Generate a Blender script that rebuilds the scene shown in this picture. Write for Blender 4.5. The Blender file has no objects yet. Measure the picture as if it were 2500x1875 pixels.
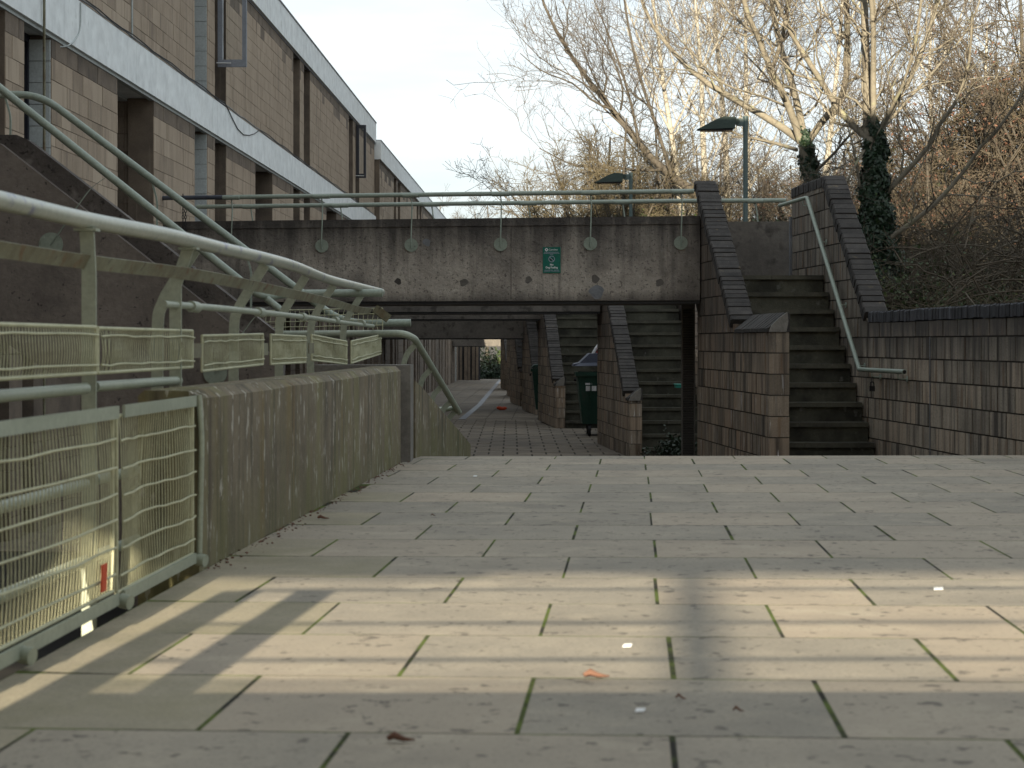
import bpy, math, random
import numpy as np
from mathutils import Vector
R = math.radians
rng = np.random.default_rng(7); random.seed(7)
SC = bpy.context.scene
COL = SC.collection

# ------------------------------------------------------------------ camera
FPX = 4500.0; HY = 836.0; CAMZ = 0.70
cam_d = bpy.data.cameras.new('camera'); cam = bpy.data.objects.new('camera', cam_d); COL.objects.link(cam)
cam.location = (0, 0, CAMZ); cam.rotation_euler = (R(90), 0, 0)
cam_d.sensor_width = 36; cam_d.lens = 36 * FPX / 2500
cam_d.shift_y = -(937.5 - HY) / 2500
cam_d.clip_start = 0.05; cam_d.clip_end = 2000
cam_d.dof.use_dof = True; cam_d.dof.focus_distance = 20.0; cam_d.dof.aperture_fstop = 8.0
SC.camera = cam
# ------------------------------------------------------------------ sky, sun, exposure
SUN_EL = 13.5; SUN_DX = 0.085            # light travels (+SUN_DX, +1) over the ground
w = bpy.data.worlds.new('World'); SC.world = w; w.use_nodes = True
nt = w.node_tree; nt.nodes.clear()
sky = nt.nodes.new('ShaderNodeTexSky'); sky.sky_type = 'NISHITA'; sky.sun_disc = False
sky.sun_elevation = R(SUN_EL); sky.sun_rotation = R(180) + math.atan(SUN_DX)
sky.air_density = 1.0; sky.dust_density = 2.0; sky.ozone_density = 2.0
tc = nt.nodes.new('ShaderNodeTexCoord'); mp = nt.nodes.new('ShaderNodeMapping'); mp.inputs['Scale'].default_value = (1, 1, 6)
nz = nt.nodes.new('ShaderNodeTexNoise'); nz.inputs['Scale'].default_value = 2.2; nz.inputs['Detail'].default_value = 7; nz.inputs['Roughness'].default_value = .55
cr = nt.nodes.new('ShaderNodeValToRGB')
cr.color_ramp.elements[0].position = .36; cr.color_ramp.elements[0].color = (.5, .5, .5, 1)
cr.color_ramp.elements[1].position = .62; cr.color_ramp.elements[1].color = (1, 1, 1, 1)
mx = nt.nodes.new('ShaderNodeMixRGB'); mx.inputs['Color2'].default_value = (6.9, 7.45, 7.6, 1)
bg = nt.nodes.new('ShaderNodeBackground'); bg.inputs['Strength'].default_value = .052
wo = nt.nodes.new('ShaderNodeOutputWorld')
L = nt.links.new
L(tc.outputs['Generated'], mp.inputs['Vector']); L(mp.outputs['Vector'], nz.inputs['Vector']); L(nz.outputs['Fac'], cr.inputs['Fac'])
L(cr.outputs['Color'], mx.inputs['Fac']); L(sky.outputs['Color'], mx.inputs['Color1']); L(mx.outputs['Color'], bg.inputs['Color']); L(bg.outputs['Background'], wo.inputs['Surface'])
sd = bpy.data.lights.new('sun', 'SUN'); so = bpy.data.objects.new('sun', sd); COL.objects.link(so)
sd.energy = 5.0; sd.angle = R(.25); sd.color = (1.0, .88, .66)
dirv = Vector((SUN_DX, 1, -math.tan(R(SUN_EL)) * math.hypot(1, SUN_DX)))
so.rotation_euler = dirv.to_track_quat('-Z', 'Y').to_euler(); so.location = (0, -20, 30)
SC.view_settings.view_transform = 'Standard'; SC.view_settings.look = 'None'; SC.view_settings.gamma = 1
SC.view_settings.exposure = 1.55
SC.cycles.max_bounces = 6; SC.cycles.diffuse_bounces = 4

# ------------------------------------------------------------------ materials
def surf(name, a, b, scale=3., rough=.85, bump=.25, bscale=70., rand=0., rcol=None, streak=None, spots=None, metal=0., lo=.35, hi=.68, zgrad=None, spec=.35):
    m = bpy.data.materials.new(name); m.use_nodes = True; n = m.node_tree.nodes; l = m.node_tree.links.new
    bs = n['Principled BSDF']; bs.inputs['Roughness'].default_value = rough; bs.inputs['Metallic'].default_value = metal
    bs.inputs['Specular IOR Level'].default_value = spec
    g = n.new('ShaderNodeNewGeometry'); oi = n.new('ShaderNodeObjectInfo')
    off = n.new('ShaderNodeVectorMath'); off.operation = 'MULTIPLY_ADD'
    cx = n.new('ShaderNodeCombineXYZ')
    for i in range(3): l(oi.outputs['Random'], cx.inputs[i])
    l(cx.outputs[0], off.inputs[0]); off.inputs[1].default_value = ((31, 17, 23) if rand else (0, 0, 0)); l(g.outputs['Position'], off.inputs[2])
    pos = off.outputs[0]
    def noise(sc, det=6, vec=None, ro=.6):
        t = n.new('ShaderNodeTexNoise'); t.inputs['Scale'].default_value = sc; t.inputs['Detail'].default_value = det; t.inputs['Roughness'].default_value = ro
        l(vec or pos, t.inputs['Vector']); return t.outputs['Fac']
    def ramp(src, p0, p1, v0=0., v1=1.):
        r = n.new('ShaderNodeMapRange'); r.inputs['From Min'].default_value = p0; r.inputs['From Max'].default_value = p1
        r.inputs['To Min'].default_value = v0; r.inputs['To Max'].default_value = v1; l(src, r.inputs['Value']); return r.outputs[0]
    def mix(f, c1, c2, mode='MIX'):
        x = n.new('ShaderNodeMixRGB'); x.blend_type = mode
        if isinstance(f, float): x.inputs['Fac'].default_value = f
        else: l(f, x.inputs['Fac'])
        for k, c in (('Color1', c1), ('Color2', c2)):
            if isinstance(c, tuple): x.inputs[k].default_value = (*c, 1)
            else: l(c, x.inputs[k])
        return x.outputs['Color']
    def mathn(op, x, y):
        q = n.new('ShaderNodeMath'); q.operation = op
        for i, v in enumerate((x, y)):
            if isinstance(v, (int, float)): q.inputs[i].default_value = v
            else: l(v, q.inputs[i])
        return q.outputs[0]
    c = mix(ramp(noise(scale), lo, hi), a, b)
    c = mix(.28, c, mix(ramp(noise(bscale * .6, 4), .3, .7), (.35, .35, .35), (1.25, 1.25, 1.25)), 'MULTIPLY')
    if rcol: c = mix(ramp(oi.outputs['Random'], .45, 1.), c, rcol)
    if streak:
        for (col2, amt2, sx2, sz2, q0, q1) in streak:
            mpn = n.new('ShaderNodeMapping'); mpn.inputs['Scale'].default_value = (sx2, sx2, sz2); l(pos, mpn.inputs['Vector'])
            f = ramp(noise(1., 5, mpn.outputs[0]), q0, q1, 0., amt2); c = mix(f, c, col2)
    if spots:
        for (col2, amt2, sc2, q0, q1) in spots:
            c = mix(ramp(noise(sc2, 3), q0, q1, 0., amt2), c, col2)
    if zgrad:      # tone by height, dirt washed from top edges, moss at foot, darker beam bottom: (z_top, depth, colour, amount)
        for (z0, z1, col2, amt2, sx2) in zgrad:
            sep = n.new('ShaderNodeSeparateXYZ'); l(g.outputs['Position'], sep.inputs[0])
            mpn = n.new('ShaderNodeMapping'); mpn.inputs['Scale'].default_value = (sx2, sx2, .6); l(pos, mpn.inputs['Vector'])
            zz = mathn('ADD', sep.outputs['Z'], mathn('MULTIPLY', mathn('SUBTRACT', noise(1., 5, mpn.outputs[0]), .5), (z1 - z0) * 1.6))
            c = mix(ramp(zz, z0, z1, 0., amt2), c, col2)
    if rand:
        hs = n.new('ShaderNodeHueSaturation'); l(c, hs.inputs['Color']); l(ramp(oi.outputs['Random'], 0, 1, 1 - rand, 1 + rand), hs.inputs['Value']); c = hs.outputs['Color']
    l(c, bs.inputs['Base Color'])
    if bump:
        bn = n.new('ShaderNodeBump'); bn.inputs['Strength'].default_value = bump; bn.inputs['Distance'].default_value = .02
        l(noise(bscale, 8, g.outputs['Position'], .7), bn.inputs['Height']); l(bn.outputs[0], bs.inputs['Normal'])
    return m

MT = {}
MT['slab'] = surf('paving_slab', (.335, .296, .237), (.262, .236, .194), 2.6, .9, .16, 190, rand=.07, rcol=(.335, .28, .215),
                  spots=[((.16, .143, .12), .42, 2.3, .48, .72), ((.40, .35, .27), .5, 5, .55, .70), ((.07, .06, .052), .7, 20, .61, .66), ((.12, .11, .095), .5, 90, .58, .68)])
MT['slab_edge'] = surf('paving_moss_edge', (.335, .292, .212), (.265, .236, .175), 2.5, .9, .14, 160, rand=.05, spots=[((.16, .15, .08), .45, 3, .45, .7), ((.12, .11, .095), .5, 90, .58, .68)])
MT['moss'] = surf('joint_moss', (.018, .016, .010), (.10, .14, .015), 5., .95, .6, 220, lo=.42, hi=.60)
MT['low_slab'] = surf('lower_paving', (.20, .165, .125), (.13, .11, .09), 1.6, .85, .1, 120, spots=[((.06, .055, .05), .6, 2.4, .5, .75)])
MT['low_joint'] = surf('lower_joint', (.012, .011, .010), (.02, .018, .015), 4)
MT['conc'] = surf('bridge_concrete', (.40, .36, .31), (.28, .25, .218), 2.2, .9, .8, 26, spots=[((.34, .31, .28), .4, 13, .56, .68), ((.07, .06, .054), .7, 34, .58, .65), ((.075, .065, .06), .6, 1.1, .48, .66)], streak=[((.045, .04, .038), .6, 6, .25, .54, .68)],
                  zgrad=[(1.55, 2.1, (.035, .031, .030), .9, 9), (1.30, 1.17, (.05, .043, .04), .75, 9)])
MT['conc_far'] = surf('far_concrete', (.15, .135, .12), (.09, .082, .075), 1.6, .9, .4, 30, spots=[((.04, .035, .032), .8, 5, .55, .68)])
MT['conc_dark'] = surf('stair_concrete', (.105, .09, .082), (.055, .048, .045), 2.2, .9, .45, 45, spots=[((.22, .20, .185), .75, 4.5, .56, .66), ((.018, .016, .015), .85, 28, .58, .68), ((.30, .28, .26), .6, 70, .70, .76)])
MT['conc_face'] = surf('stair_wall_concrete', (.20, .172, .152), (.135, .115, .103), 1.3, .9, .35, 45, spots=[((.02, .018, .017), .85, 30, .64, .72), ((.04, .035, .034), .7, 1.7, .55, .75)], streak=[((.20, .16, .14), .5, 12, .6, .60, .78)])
MT['parapet'] = surf('parapet_concrete', (.215, .178, .122), (.13, .108, .074), 2.4, .9, .25, 60,
                     streak=[((.17, .165, .06), .55, 3.2, .5, .48, .64), ((.19, .125, .05), .6, 6, .35, .56, .68), ((.03, .026, .022), .6, 11, .7, .50, .66), ((.42, .40, .34), .85, 26, 8., .605, .64)], zgrad=[(.22, -.12, (.125, .125, .05), .5, 5)])
MT['parapet_top'] = surf('parapet_coping', (.21, .195, .175), (.14, .13, .115), 6, .9, .3, 70)
MT['tread'] = surf('stair_tread', (.085, .080, .060), (.05, .047, .036), 4, .9, .3, 60, spots=[((.02, .019, .016), .8, 2.2, .5, .7), ((.16, .15, .13), .5, 9, .66, .76)])
MT['riser'] = surf('stair_riser', (.088, .086, .066), (.045, .045, .034), 2.6, .92, .35, 50, spots=[((.02, .02, .016), .85, 2.4, .48, .68), ((.16, .16, .15), .6, 8, .64, .76)])
BS = [((.035, .029, .026), .85, 11, .5, .48, .66), ((.15, .075, .03), .6, 13, 1.2, .54, .68), ((.30, .27, .24), .6, 26, .8, .58, .70)]
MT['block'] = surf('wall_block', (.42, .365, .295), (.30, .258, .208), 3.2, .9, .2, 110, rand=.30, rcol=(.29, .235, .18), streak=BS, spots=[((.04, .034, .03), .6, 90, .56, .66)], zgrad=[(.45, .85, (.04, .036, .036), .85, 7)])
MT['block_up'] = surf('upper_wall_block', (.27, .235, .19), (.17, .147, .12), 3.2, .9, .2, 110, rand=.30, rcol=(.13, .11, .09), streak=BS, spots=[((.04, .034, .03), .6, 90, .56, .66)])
MT['block_pier'] = surf('pier_block', (.35, .285, .215), (.225, .182, .142), 3., .9, .25, 110, rand=.36, rcol=(.21, .155, .11), streak=BS + [((.55, .53, .52), .8, 45, 2.2, .63, .67)], zgrad=[(.35, .95, (.045, .038, .036), .65, 7)])
MT['mortar'] = surf('mortar', (.035, .03, .028), (.06, .052, .045), 5, .95, .2)
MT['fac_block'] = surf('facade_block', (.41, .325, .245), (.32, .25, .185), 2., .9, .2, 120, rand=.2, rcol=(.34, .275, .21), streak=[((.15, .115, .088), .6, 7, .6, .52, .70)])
MT['fac_dark'] = surf('facade_block_dark', (.19, .15, .115), (.105, .084, .068), 3., .9, .15, 120, rand=.2, streak=[((.22, .18, .14), .6, 18, 1., .58, .75)])  # darker block tone: stained top courses, window reveals, recesses, lower storey
MT['fac_mortar'] = surf('facade_mortar', (.13, .10, .075), (.16, .125, .095), 5, .95, .1)
MT['band'] = surf('white_render_band', (.82, .85, .855), (.78, .815, .825), 1.5, .8, 0, 8, streak=[((.36, .38, .38), .45, 7, .5, .62, .80)], spots=[((.25, .26, .23), .35, 3.5, .66, .76)])
MT['white_block'] = surf('white_painted_block', (.50, .54, .54), (.44, .475, .475), 2, .7, .05)
MT['lead'] = surf('flashing', (.20, .21, .23), (.12, .125, .135), 4, .6, .2)
MT['navy'] = surf('dark_window_frame', (.014, .016, .026), (.022, .024, .034), 2, .45, 0, spec=.5)
MT['greyframe'] = surf('grey_window_frame', (.25, .27, .31), (.21, .23, .27), 2, .5, 0)
def glass(name, tint, rough=.03):
    m = bpy.data.materials.new(name); m.use_nodes = True; b = m.node_tree.nodes['Principled BSDF']
    b.inputs['Base Color'].default_value = (*tint, 1); b.inputs['Roughness'].default_value = rough; b.inputs['Specular IOR Level'].default_value = .6
    return m
MT['glass'] = glass('window_glass', (.012, .014, .02))
m = glass('clear_glass', (.9, .92, .93), .02); m.node_tree.nodes['Principled BSDF'].inputs['Transmission Weight'].default_value = 1.0; m.node_tree.nodes['Principled BSDF'].inputs['IOR'].default_value = 1.02; MT['clear'] = m
MT['paint'] = surf('green_railing_paint', (.33, .365, .29), (.28, .31, .245), 5, .42, .05, 90, spots=[((.10, .075, .045), .5, 9, .70, .78), ((.12, .13, .20), .6, 14, .72, .76)], spec=.5)
MT['paint_far'] = surf('green_rail_paint', (.29, .34, .29), (.25, .295, .25), 4, .45, .03, 90, spec=.5)
MT['disc'] = surf('fixing_disc_paint', (.24, .28, .235), (.20, .235, .195), 6, .5, .05, 90, spots=[((.06, .06, .05), .6, 12, .6, .7)])
MT['paint_worn'] = surf('worn_railing_paint', (.40, .41, .34), (.34, .36, .30), 5, .30, .05, 90, spots=[((.13, .13, .22), .8, 9, .60, .66), ((.5, .5, .47), .5, 12, .64, .74), ((.10, .075, .045), .5, 12, .70, .78)], spec=.6)
MT['rust'] = surf('rusty_green_steel', (.22, .225, .155), (.13, .11, .065), 7, .6, .15, 60, spots=[((.13, .06, .025), .8, 12, .56, .7), ((.04, .028, .018), .8, 20, .62, .72)])
MT['wire'] = surf('mesh_wire', (.50, .50, .34), (.42, .42, .28), 6, .55, 0, spots=[((.16, .13, .07), .5, 12, .62, .74)])
MT['bluerail'] = surf('blue_grey_rail', (.075, .085, .11), (.06, .068, .09), 4, .5, 0)
MT['lamp'] = surf('lamp_paint', (.085, .125, .125), (.075, .11, .11), 3, .45, .02, 60)
MT['lamphead'] = surf('lamp_head_paint', (.04, .062, .054), (.034, .05, .045), 3, .7, .02, 60)
MT['brick'] = surf('dark_coping_brick', (.060, .054, .050), (.034, .031, .030), 9, .85, .35, 110, rand=.3, spots=[((.14, .11, .07), .6, 8, .66, .74), ((.14, .14, .15), .5, 30, .66, .74)])
MT['brick_streak'] = surf('streaked_coping_brick', (.055, .055, .062), (.032, .032, .038), 9, .85, .35, 110, rand=.35, streak=[((.22, .235, .27), .55, 50, .8, .56, .74), ((.16, .12, .07), .5, 30, .8, .64, .76)])
MT['louvre'] = surf('louvre_metal', (.10, .094, .086), (.12, .11, .10), 4, .6, 0)
MT['black'] = surf('black_rubber', (.012, .012, .013), (.018, .018, .019), 4, .6, 0)
MT['bin'] = surf('green_bin_plastic', (.012, .052, .036), (.010, .042, .030), 4, .5, .05, 60, spots=[((.03, .04, .035), .6, 5, .6, .72)])
MT['lid'] = surf('grey_bin_lid', (.085, .095, .135), (.07, .08, .115), 4, .45, .03)
MT['teal'] = surf('teal_plastic', (.02, .22, .17), (.02, .18, .14), 4, .5, 0)
MT['sign'] = surf('green_sign', (.005, .13, .095), (.004, .11, .082), 3, .4, 0)
MT['white'] = surf('white_print', (.75, .76, .77), (.68, .69, .70), 3, .5, 0)
MT['lilac'] = surf('lilac_print', (.40, .38, .50), (.36, .34, .46), 3, .5, 0)
MT['orange'] = surf('orange_plastic', (.62, .075, .02), (.52, .06, .018), 5, .5, 0)
MT['red'] = surf('red_plastic', (.4, .02, .03), (.35, .02, .03), 5, .5, 0)
MT['drain'] = surf('drain_channel', (.085, .095, .12), (.055, .062, .08), 3, .5, .1)
MT['bark'] = surf('pale_bark', (.20, .178, .14), (.13, .114, .087), 5, .9, .3, 60, spots=[((.10, .085, .06), .7, 7, .60, .72), ((.24, .25, .14), .5, 3, .58, .7)])
MT['bark_dark'] = surf('dark_bark', (.085, .073, .058), (.055, .047, .038), 5, .9, .3, 60)
MT['birch'] = surf('birch_bark', (.34, .315, .265), (.26, .235, .195), 4, .85, .1, 60, spots=[((.08, .07, .06), .7, 8, .66, .72)])
MT['twig'] = surf('reddish_twig', (.105, .085, .066), (.066, .055, .044), 1.5, .9, 0)
MT['twig_y'] = surf('lichen_twig', (.125, .102, .060), (.078, .064, .040), .8, .9, 0)
MT['twig_d'] = surf('brown_twig', (.10, .08, .057), (.06, .049, .036), 1., .9, 0)
MT['ivy'] = surf('ivy_leaf', (.020, .042, .020), (.011, .025, .014), 9, .45, 0, spots=[((.08, .13, .03), .6, 3, .62, .72)])
MT['leaf'] = surf('evergreen_leaf', (.045, .068, .020), (.022, .038, .013), 3, .5, 0, spots=[((.15, .17, .03), .6, 1.5, .58, .7)])
MT['deadleaf'] = surf('dead_leaf', (.17, .085, .055), (.11, .055, .038), 6, .8, 0)
MT['grass'] = surf('bank_ground', (.020, .021, .010), (.034, .027, .017), 1.2, .95, .5, 20)
MT['soil'] = surf('soil', (.06, .05, .04), (.045, .04, .03), 1.2, .95, .5, 20)
MT['shrub'] = surf('dark_shrub_leaf', (.02, .04, .018), (.012, .026, .013), 6, .5, 0)

# ------------------------------------------------------------------ helpers
def P(px, py, Y): return Vector(((px - 1250) * Y / FPX, Y, CAMZ - (py - HY) * Y / FPX))
def link(o, parent=None):
    COL.objects.link(o)
    if parent: o.parent = parent
    return o
def tag(o, label=None, cat=None, group=None, kind=None):
    if label: o['label'] = label
    if cat: o['category'] = cat
    if group: o['group'] = group
    if kind: o['kind'] = kind
    return o
def empty(name, label=None, cat=None, group=None, loc=(0, 0, 0)):
    o = bpy.data.objects.new(name, None); link(o); o.location = loc; o.empty_display_size = .1
    return tag(o, label, cat, group)
class MB:
    def __init__(s): s.v = []; s.f = []; s.sm = []
    def add(s, vs, fs, smooth=False):
        b = len(s.v); s.v += [tuple(v) for v in vs]; s.f += [tuple(i + b for i in f) for f in fs]; s.sm += [smooth] * len(fs); return s
    def hexa(s, c): return s.add(c, [(3, 2, 1, 0), (4, 5, 6, 7), (0, 1, 5, 4), (1, 2, 6, 5), (2, 3, 7, 6), (3, 0, 4, 7)])
    def box(s, x0, x1, y0, y1, z0, z1): return s.hexa([(x0, y0, z0), (x1, y0, z0), (x1, y1, z0), (x0, y1, z0), (x0, y0, z1), (x1, y0, z1), (x1, y1, z1), (x0, y1, z1)])
    def obox(s, o, ax, ay, az):   # corner o, three edge vectors
        o, ax, ay, az = map(Vector, (o, ax, ay, az))
        return s.hexa([o, o + ax, o + ax + ay, o + ay, o + az, o + ax + az, o + ax + ay + az, o + ay + az])
    def prism(s, poly, ext):
        n = len(poly); poly = [Vector(p) for p in poly]; e = Vector(ext)
        return s.add(poly + [p + e for p in poly], [tuple(range(n))[::-1], tuple(range(n, 2 * n))] + [(i, (i + 1) % n, n + (i + 1) % n, n + i) for i in range(n)])
    def tube(s, pts, r, n=10, flat=None):
        pts = [Vector(p) for p in pts]; k = len(pts); rs = r if isinstance(r, (list, tuple)) else [r] * k
        vs = []; up = None
        for i, p in enumerate(pts):
            t = (pts[min(i + 1, k - 1)] - pts[max(i - 1, 0)]).normalized()
            if up is None:
                up = Vector((0, 0, 1)) if abs(t.z) < .9 else Vector((1, 0, 0))
            a = t.cross(up).normalized(); b = a.cross(t).normalized(); up = b
            for j in range(n):
                q = 2 * math.pi * j / n; vs.append(p + (a * math.cos(q) + b * math.sin(q)) * rs[i])
        fs = [(i * n + j, i * n + (j + 1) % n, (i + 1) * n + (j + 1) % n, (i + 1) * n + j) for i in range(k - 1) for j in range(n)]
        s.add(vs, fs, n > 4); s.add(vs[:n], [tuple(range(n))[::-1]]); s.add(vs[-n:], [tuple(range(n))]); return s
    def bar(s, pts, wv, th):   # flat bar along pts: half-width vectors wv (one or a list), thickness vector th
        pts = [Vector(p) for p in pts]; k = len(pts); ws = wv if isinstance(wv, list) else [wv] * k; th = Vector(th) * .5
        vs = []
        for p, q in zip(pts, ws):
            q = Vector(q); vs += [p - q - th, p + q - th, p + q + th, p - q + th]
        fs = [(i * 4 + j, i * 4 + (j + 1) % 4, i * 4 + 4 + (j + 1) % 4, i * 4 + 4 + j) for i in range(k - 1) for j in range(4)]
        fs += [(3, 2, 1, 0), tuple(range(4 * k - 4, 4 * k))]
        return s.add(vs, fs)
    def disc(s, c, nrm, r, th, n=20): c = Vector(c); nn = Vector(nrm).normalized(); return s.tube([c, c + nn * th], r, n)
    def build(s, name, mat, parent=None, kind=None):
        me = bpy.data.meshes.new(name); me.from_pydata(s.v, [], s.f)
        me.materials.append(MT[mat] if isinstance(mat, str) else mat)
        if any(s.sm): me.polygons.foreach_set('use_smooth', s.sm)
        o = link(bpy.data.objects.new(name, me), parent)
        if kind: o['kind'] = kind
        return o
def curve(pts, n=6):   # Catmull-Rom resample
    p = [Vector(q) for q in pts]; p = [p[0] * 2 - p[1]] + p + [p[-1] * 2 - p[-2]]; out = []
    for i in range(1, len(p) - 2):
        for k in range(n):
            t = k / n; a, b, c, d = p[i - 1:i + 3]
            out.append(.5 * ((2 * b) + (c - a) * t + (2 * a - 5 * b + 4 * c - d) * t * t + (3 * b - a - 3 * c + d) * t ** 3))
    return out + [p[-2]]
def fillet(pts, rad, n=5):
    p = [Vector(q) for q in pts]; out = [p[0]]
    for i in range(1, len(p) - 1):
        u = (p[i - 1] - p[i]); v = (p[i + 1] - p[i]); r = min(rad, u.length * .45, v.length * .45)
        a = p[i] + u.normalized() * r; b = p[i] + v.normalized() * r
        for k in range(n + 1):
            t = k / n; out.append(a * (1 - t) ** 2 + p[i] * 2 * t * (1 - t) + b * t * t)
    return out + [p[-1]]

# block walls: polygons in (s, z), s along the wall; every block one object, alike blocks share a mesh
BLK = {}
def clip(poly, a, b, c):     # keep a*s+b*z<=c
    out = []
    for i in range(len(poly)):
        p, q = poly[i], poly[(i + 1) % len(poly)]; dp = a * p[0] + b * p[1] - c; dq = a * q[0] + b * q[1] - c
        if dp <= 1e-9: out.append(p)
        if (dp < -1e-9 and dq > 1e-9) or (dp > 1e-9 and dq < -1e-9):
            t = dp / (dp - dq); out.append((p[0] + (q[0] - p[0]) * t, p[1] + (q[1] - p[1]) * t))
    return out
def area(p): return abs(sum(p[i][0] * p[(i + 1) % len(p)][1] - p[(i + 1) % len(p)][0] * p[i][1] for i in range(len(p)))) / 2
def blocks(s0, s1, z0, prof, course=.2, blen=.4, gap=.010, holes=(), phase=0., gv=None):
    """polygons of blocks under the profile [(s, top)...]"""
    out = []; cuts = sorted({s0, s1, *[p[0] for p in prof if s0 < p[0] < s1]})
    ztop = max(p[1] for p in prof); nrow = int(math.ceil((ztop - z0) / course - 1e-6))
    for r in range(nrow):
        za, zb = z0 + r * course, z0 + (r + 1) * course
        xs = [s0]; x = s0 + (blen if (r + int(phase)) % 2 else blen * .5)
        while x < s1 - blen * .15: xs.append(x); x += blen
        xs.append(s1)
        for a, b in zip(xs, xs[1:]):
            segs = [(a, b)]
            for (h0, h1, g0, g1) in holes:
                if min(zb, g1) - max(za, g0) > course * .5:
                    ns = []
                    for (u, v) in segs:
                        if h1 <= u or h0 >= v: ns.append((u, v))
                        else:
                            if h0 - u > .03: ns.append((u, h0))
                            if v - h1 > .03: ns.append((h1, v))
                    segs = ns
            for (u, v) in segs:
                for c0, c1 in zip(cuts, cuts[1:]):
                    uu, vv = max(u, c0), min(v, c1)
                    if vv - uu < .02: continue
                    ta = np.interp(c0, [p[0] for p in prof], [p[1] for p in prof]); tb = np.interp(c1 - 1e-6, [p[0] for p in prof], [p[1] for p in prof])
                    g = gap / 2
                    hv = (gv or gap) / 2 * random.uniform(.7, 1.25)
                    poly = [(uu + hv, za + g), (vv - hv, za + g), (vv - hv, zb - g), (uu + hv, zb - g)]
                    k = (tb - ta) / (c1 - c0); poly = clip(poly, -k, 1, ta - k * c0)
                    if len(poly) >= 3 and area(poly) > .0015: out.append(poly)
    return out
def wall_obj(name, polys, org, d, nrm, th, mat, parent, proud=.0):
    """each polygon extruded by th against the normal"""
    d = Vector(d).normalized(); nrm = Vector(nrm).normalized(); res = []
    for poly in polys:
        c0 = poly[0]; key = (mat if isinstance(mat, str) else mat.name, th, tuple((round(p[0] - c0[0], 3), round(p[1] - c0[1], 3)) for p in poly), tuple(round(q, 4) for q in (*d, *nrm)))
        me = BLK.get(key)
        if me is None:
            b = MB(); pts = [d * (p[0] - c0[0]) + Vector((0, 0, p[1] - c0[1])) for p in poly]
            b.prism(pts, -nrm * th); me = bpy.data.meshes.new(name); me.from_pydata(b.v, [], b.f); me.materials.append(MT[mat]); BLK[key] = me
        o = link(bpy.data.objects.new(name, me), parent)
        o.location = Vector(org) + d * c0[0] + Vector((0, 0, c0[1])) + nrm * (proud + random.uniform(-.002, .003)); res.append(o)
    return res
def joined(name, polys, org, d, nrm, th, mat, parent, kind='stuff'):
    d = Vector(d).normalized(); nrm = Vector(nrm).normalized(); b = MB(); org = Vector(org)
    for poly in polys:
        j = nrm * random.uniform(-.002, .003)
        b.prism([org + d * p[0] + Vector((0, 0, p[1])) + j for p in poly], -nrm * th)
    return b.build(name, mat, parent, kind)

# ------------------------------------------------------------------ ground, lower floor
RW = lambda Y: 4.963 - .0767 * Y                     # right wall plane
FAC = lambda Y: -4.6 + .02 * Y                       # facade plane
def plat(x, y): return -.00644 * y + .007 * x
g = MB(); g.add([(-600, -300, -1.6), (600, -300, -1.6), (600, 1200, -1.6), (-600, 1200, -1.6)], [(0, 1, 2, 3)]); tag(g.build('ground', 'soil'), 'bare soil ground sheet under the estate', 'ground', kind='structure')
LF = [(-20, -1.0), (37, -1.0), (56, -1.2), (96, -1.2)]
def lowz(y): return float(np.interp(y, [p[0] for p in LF], [p[1] for p in LF]))
b = MB()
for (y0, z0), (y1, z1) in zip(LF, LF[1:]): b.hexa([(-6, y0, -1.5), (9, y0, -1.5), (9, y1, -1.5), (-6, y1, -1.5), (-6, y0, z0 - .008), (9, y0, z0 - .008), (9, y1, z1 - .008), (-6, y1, z1 - .008)])
floor = tag(b.build('lower_walkway', 'low_joint'), 'sunken paved walkway running under the footbridges', 'walkway', kind='structure')
b = MB(); sl = .0095
def lslab(bb, x0, x1, y0, y1, sk=.0):
    j = random.uniform(-.002, .002); q = lambda x, y: (x + sk * (y - 30), y, lowz(y) + j)
    bb.add([q(x0, y0), q(x1, y0), q(x1, y1), q(x0, y1)] + [(p[0], p[1], p[2] - .02) for p in (q(x0, y0), q(x1, y0), q(x1, y1), q(x0, y1))], [(0, 1, 2, 3), (4, 5, 1, 0), (5, 6, 2, 1), (6, 7, 3, 2), (7, 4, 0, 3)])
y = 15.0; r = 0
while y < 41.5:
    x = -5.2 + (.22 if r % 2 else 0)
    while x < 5:
        lslab(b, x + .016, x + .428, y + .004, y + .496); x += .44
    y += .5; r += 1
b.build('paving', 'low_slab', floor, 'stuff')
b = MB(); y = 41.6
while y < 95:
    x = -6.2
    while x < 5:
        lslab(b, x + .008, x + .592, y + .004, y + 1.19, .016); x += .6
    y += 1.2
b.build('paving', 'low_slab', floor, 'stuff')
b = MB(); b.tube([P(1119, 1006, 50) * 0 + Vector((-1.30, 44, lowz(44) + .004)), Vector((-.72, 92, lowz(92) + .004))], .001, 3)
b = MB(); y0, y1 = 42, 94
for (ya, yb) in ((42, 56), (56, 94)):
    q = lambda y: -1.22 + .0105 * (y - 42)
    b.hexa([(q(ya), ya, lowz(ya) - .01), (q(ya) + .16, ya, lowz(ya) - .01), (q(yb) + .16, yb, lowz(yb) - .01), (q(yb), yb, lowz(yb) - .01),
            (q(ya), ya, lowz(ya) + .006), (q(ya) + .16, ya, lowz(ya) + .006), (q(yb) + .16, yb, lowz(yb) + .006), (q(yb), yb, lowz(yb) + .006)])
b.build('drain_channel', 'drain', floor)

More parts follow.
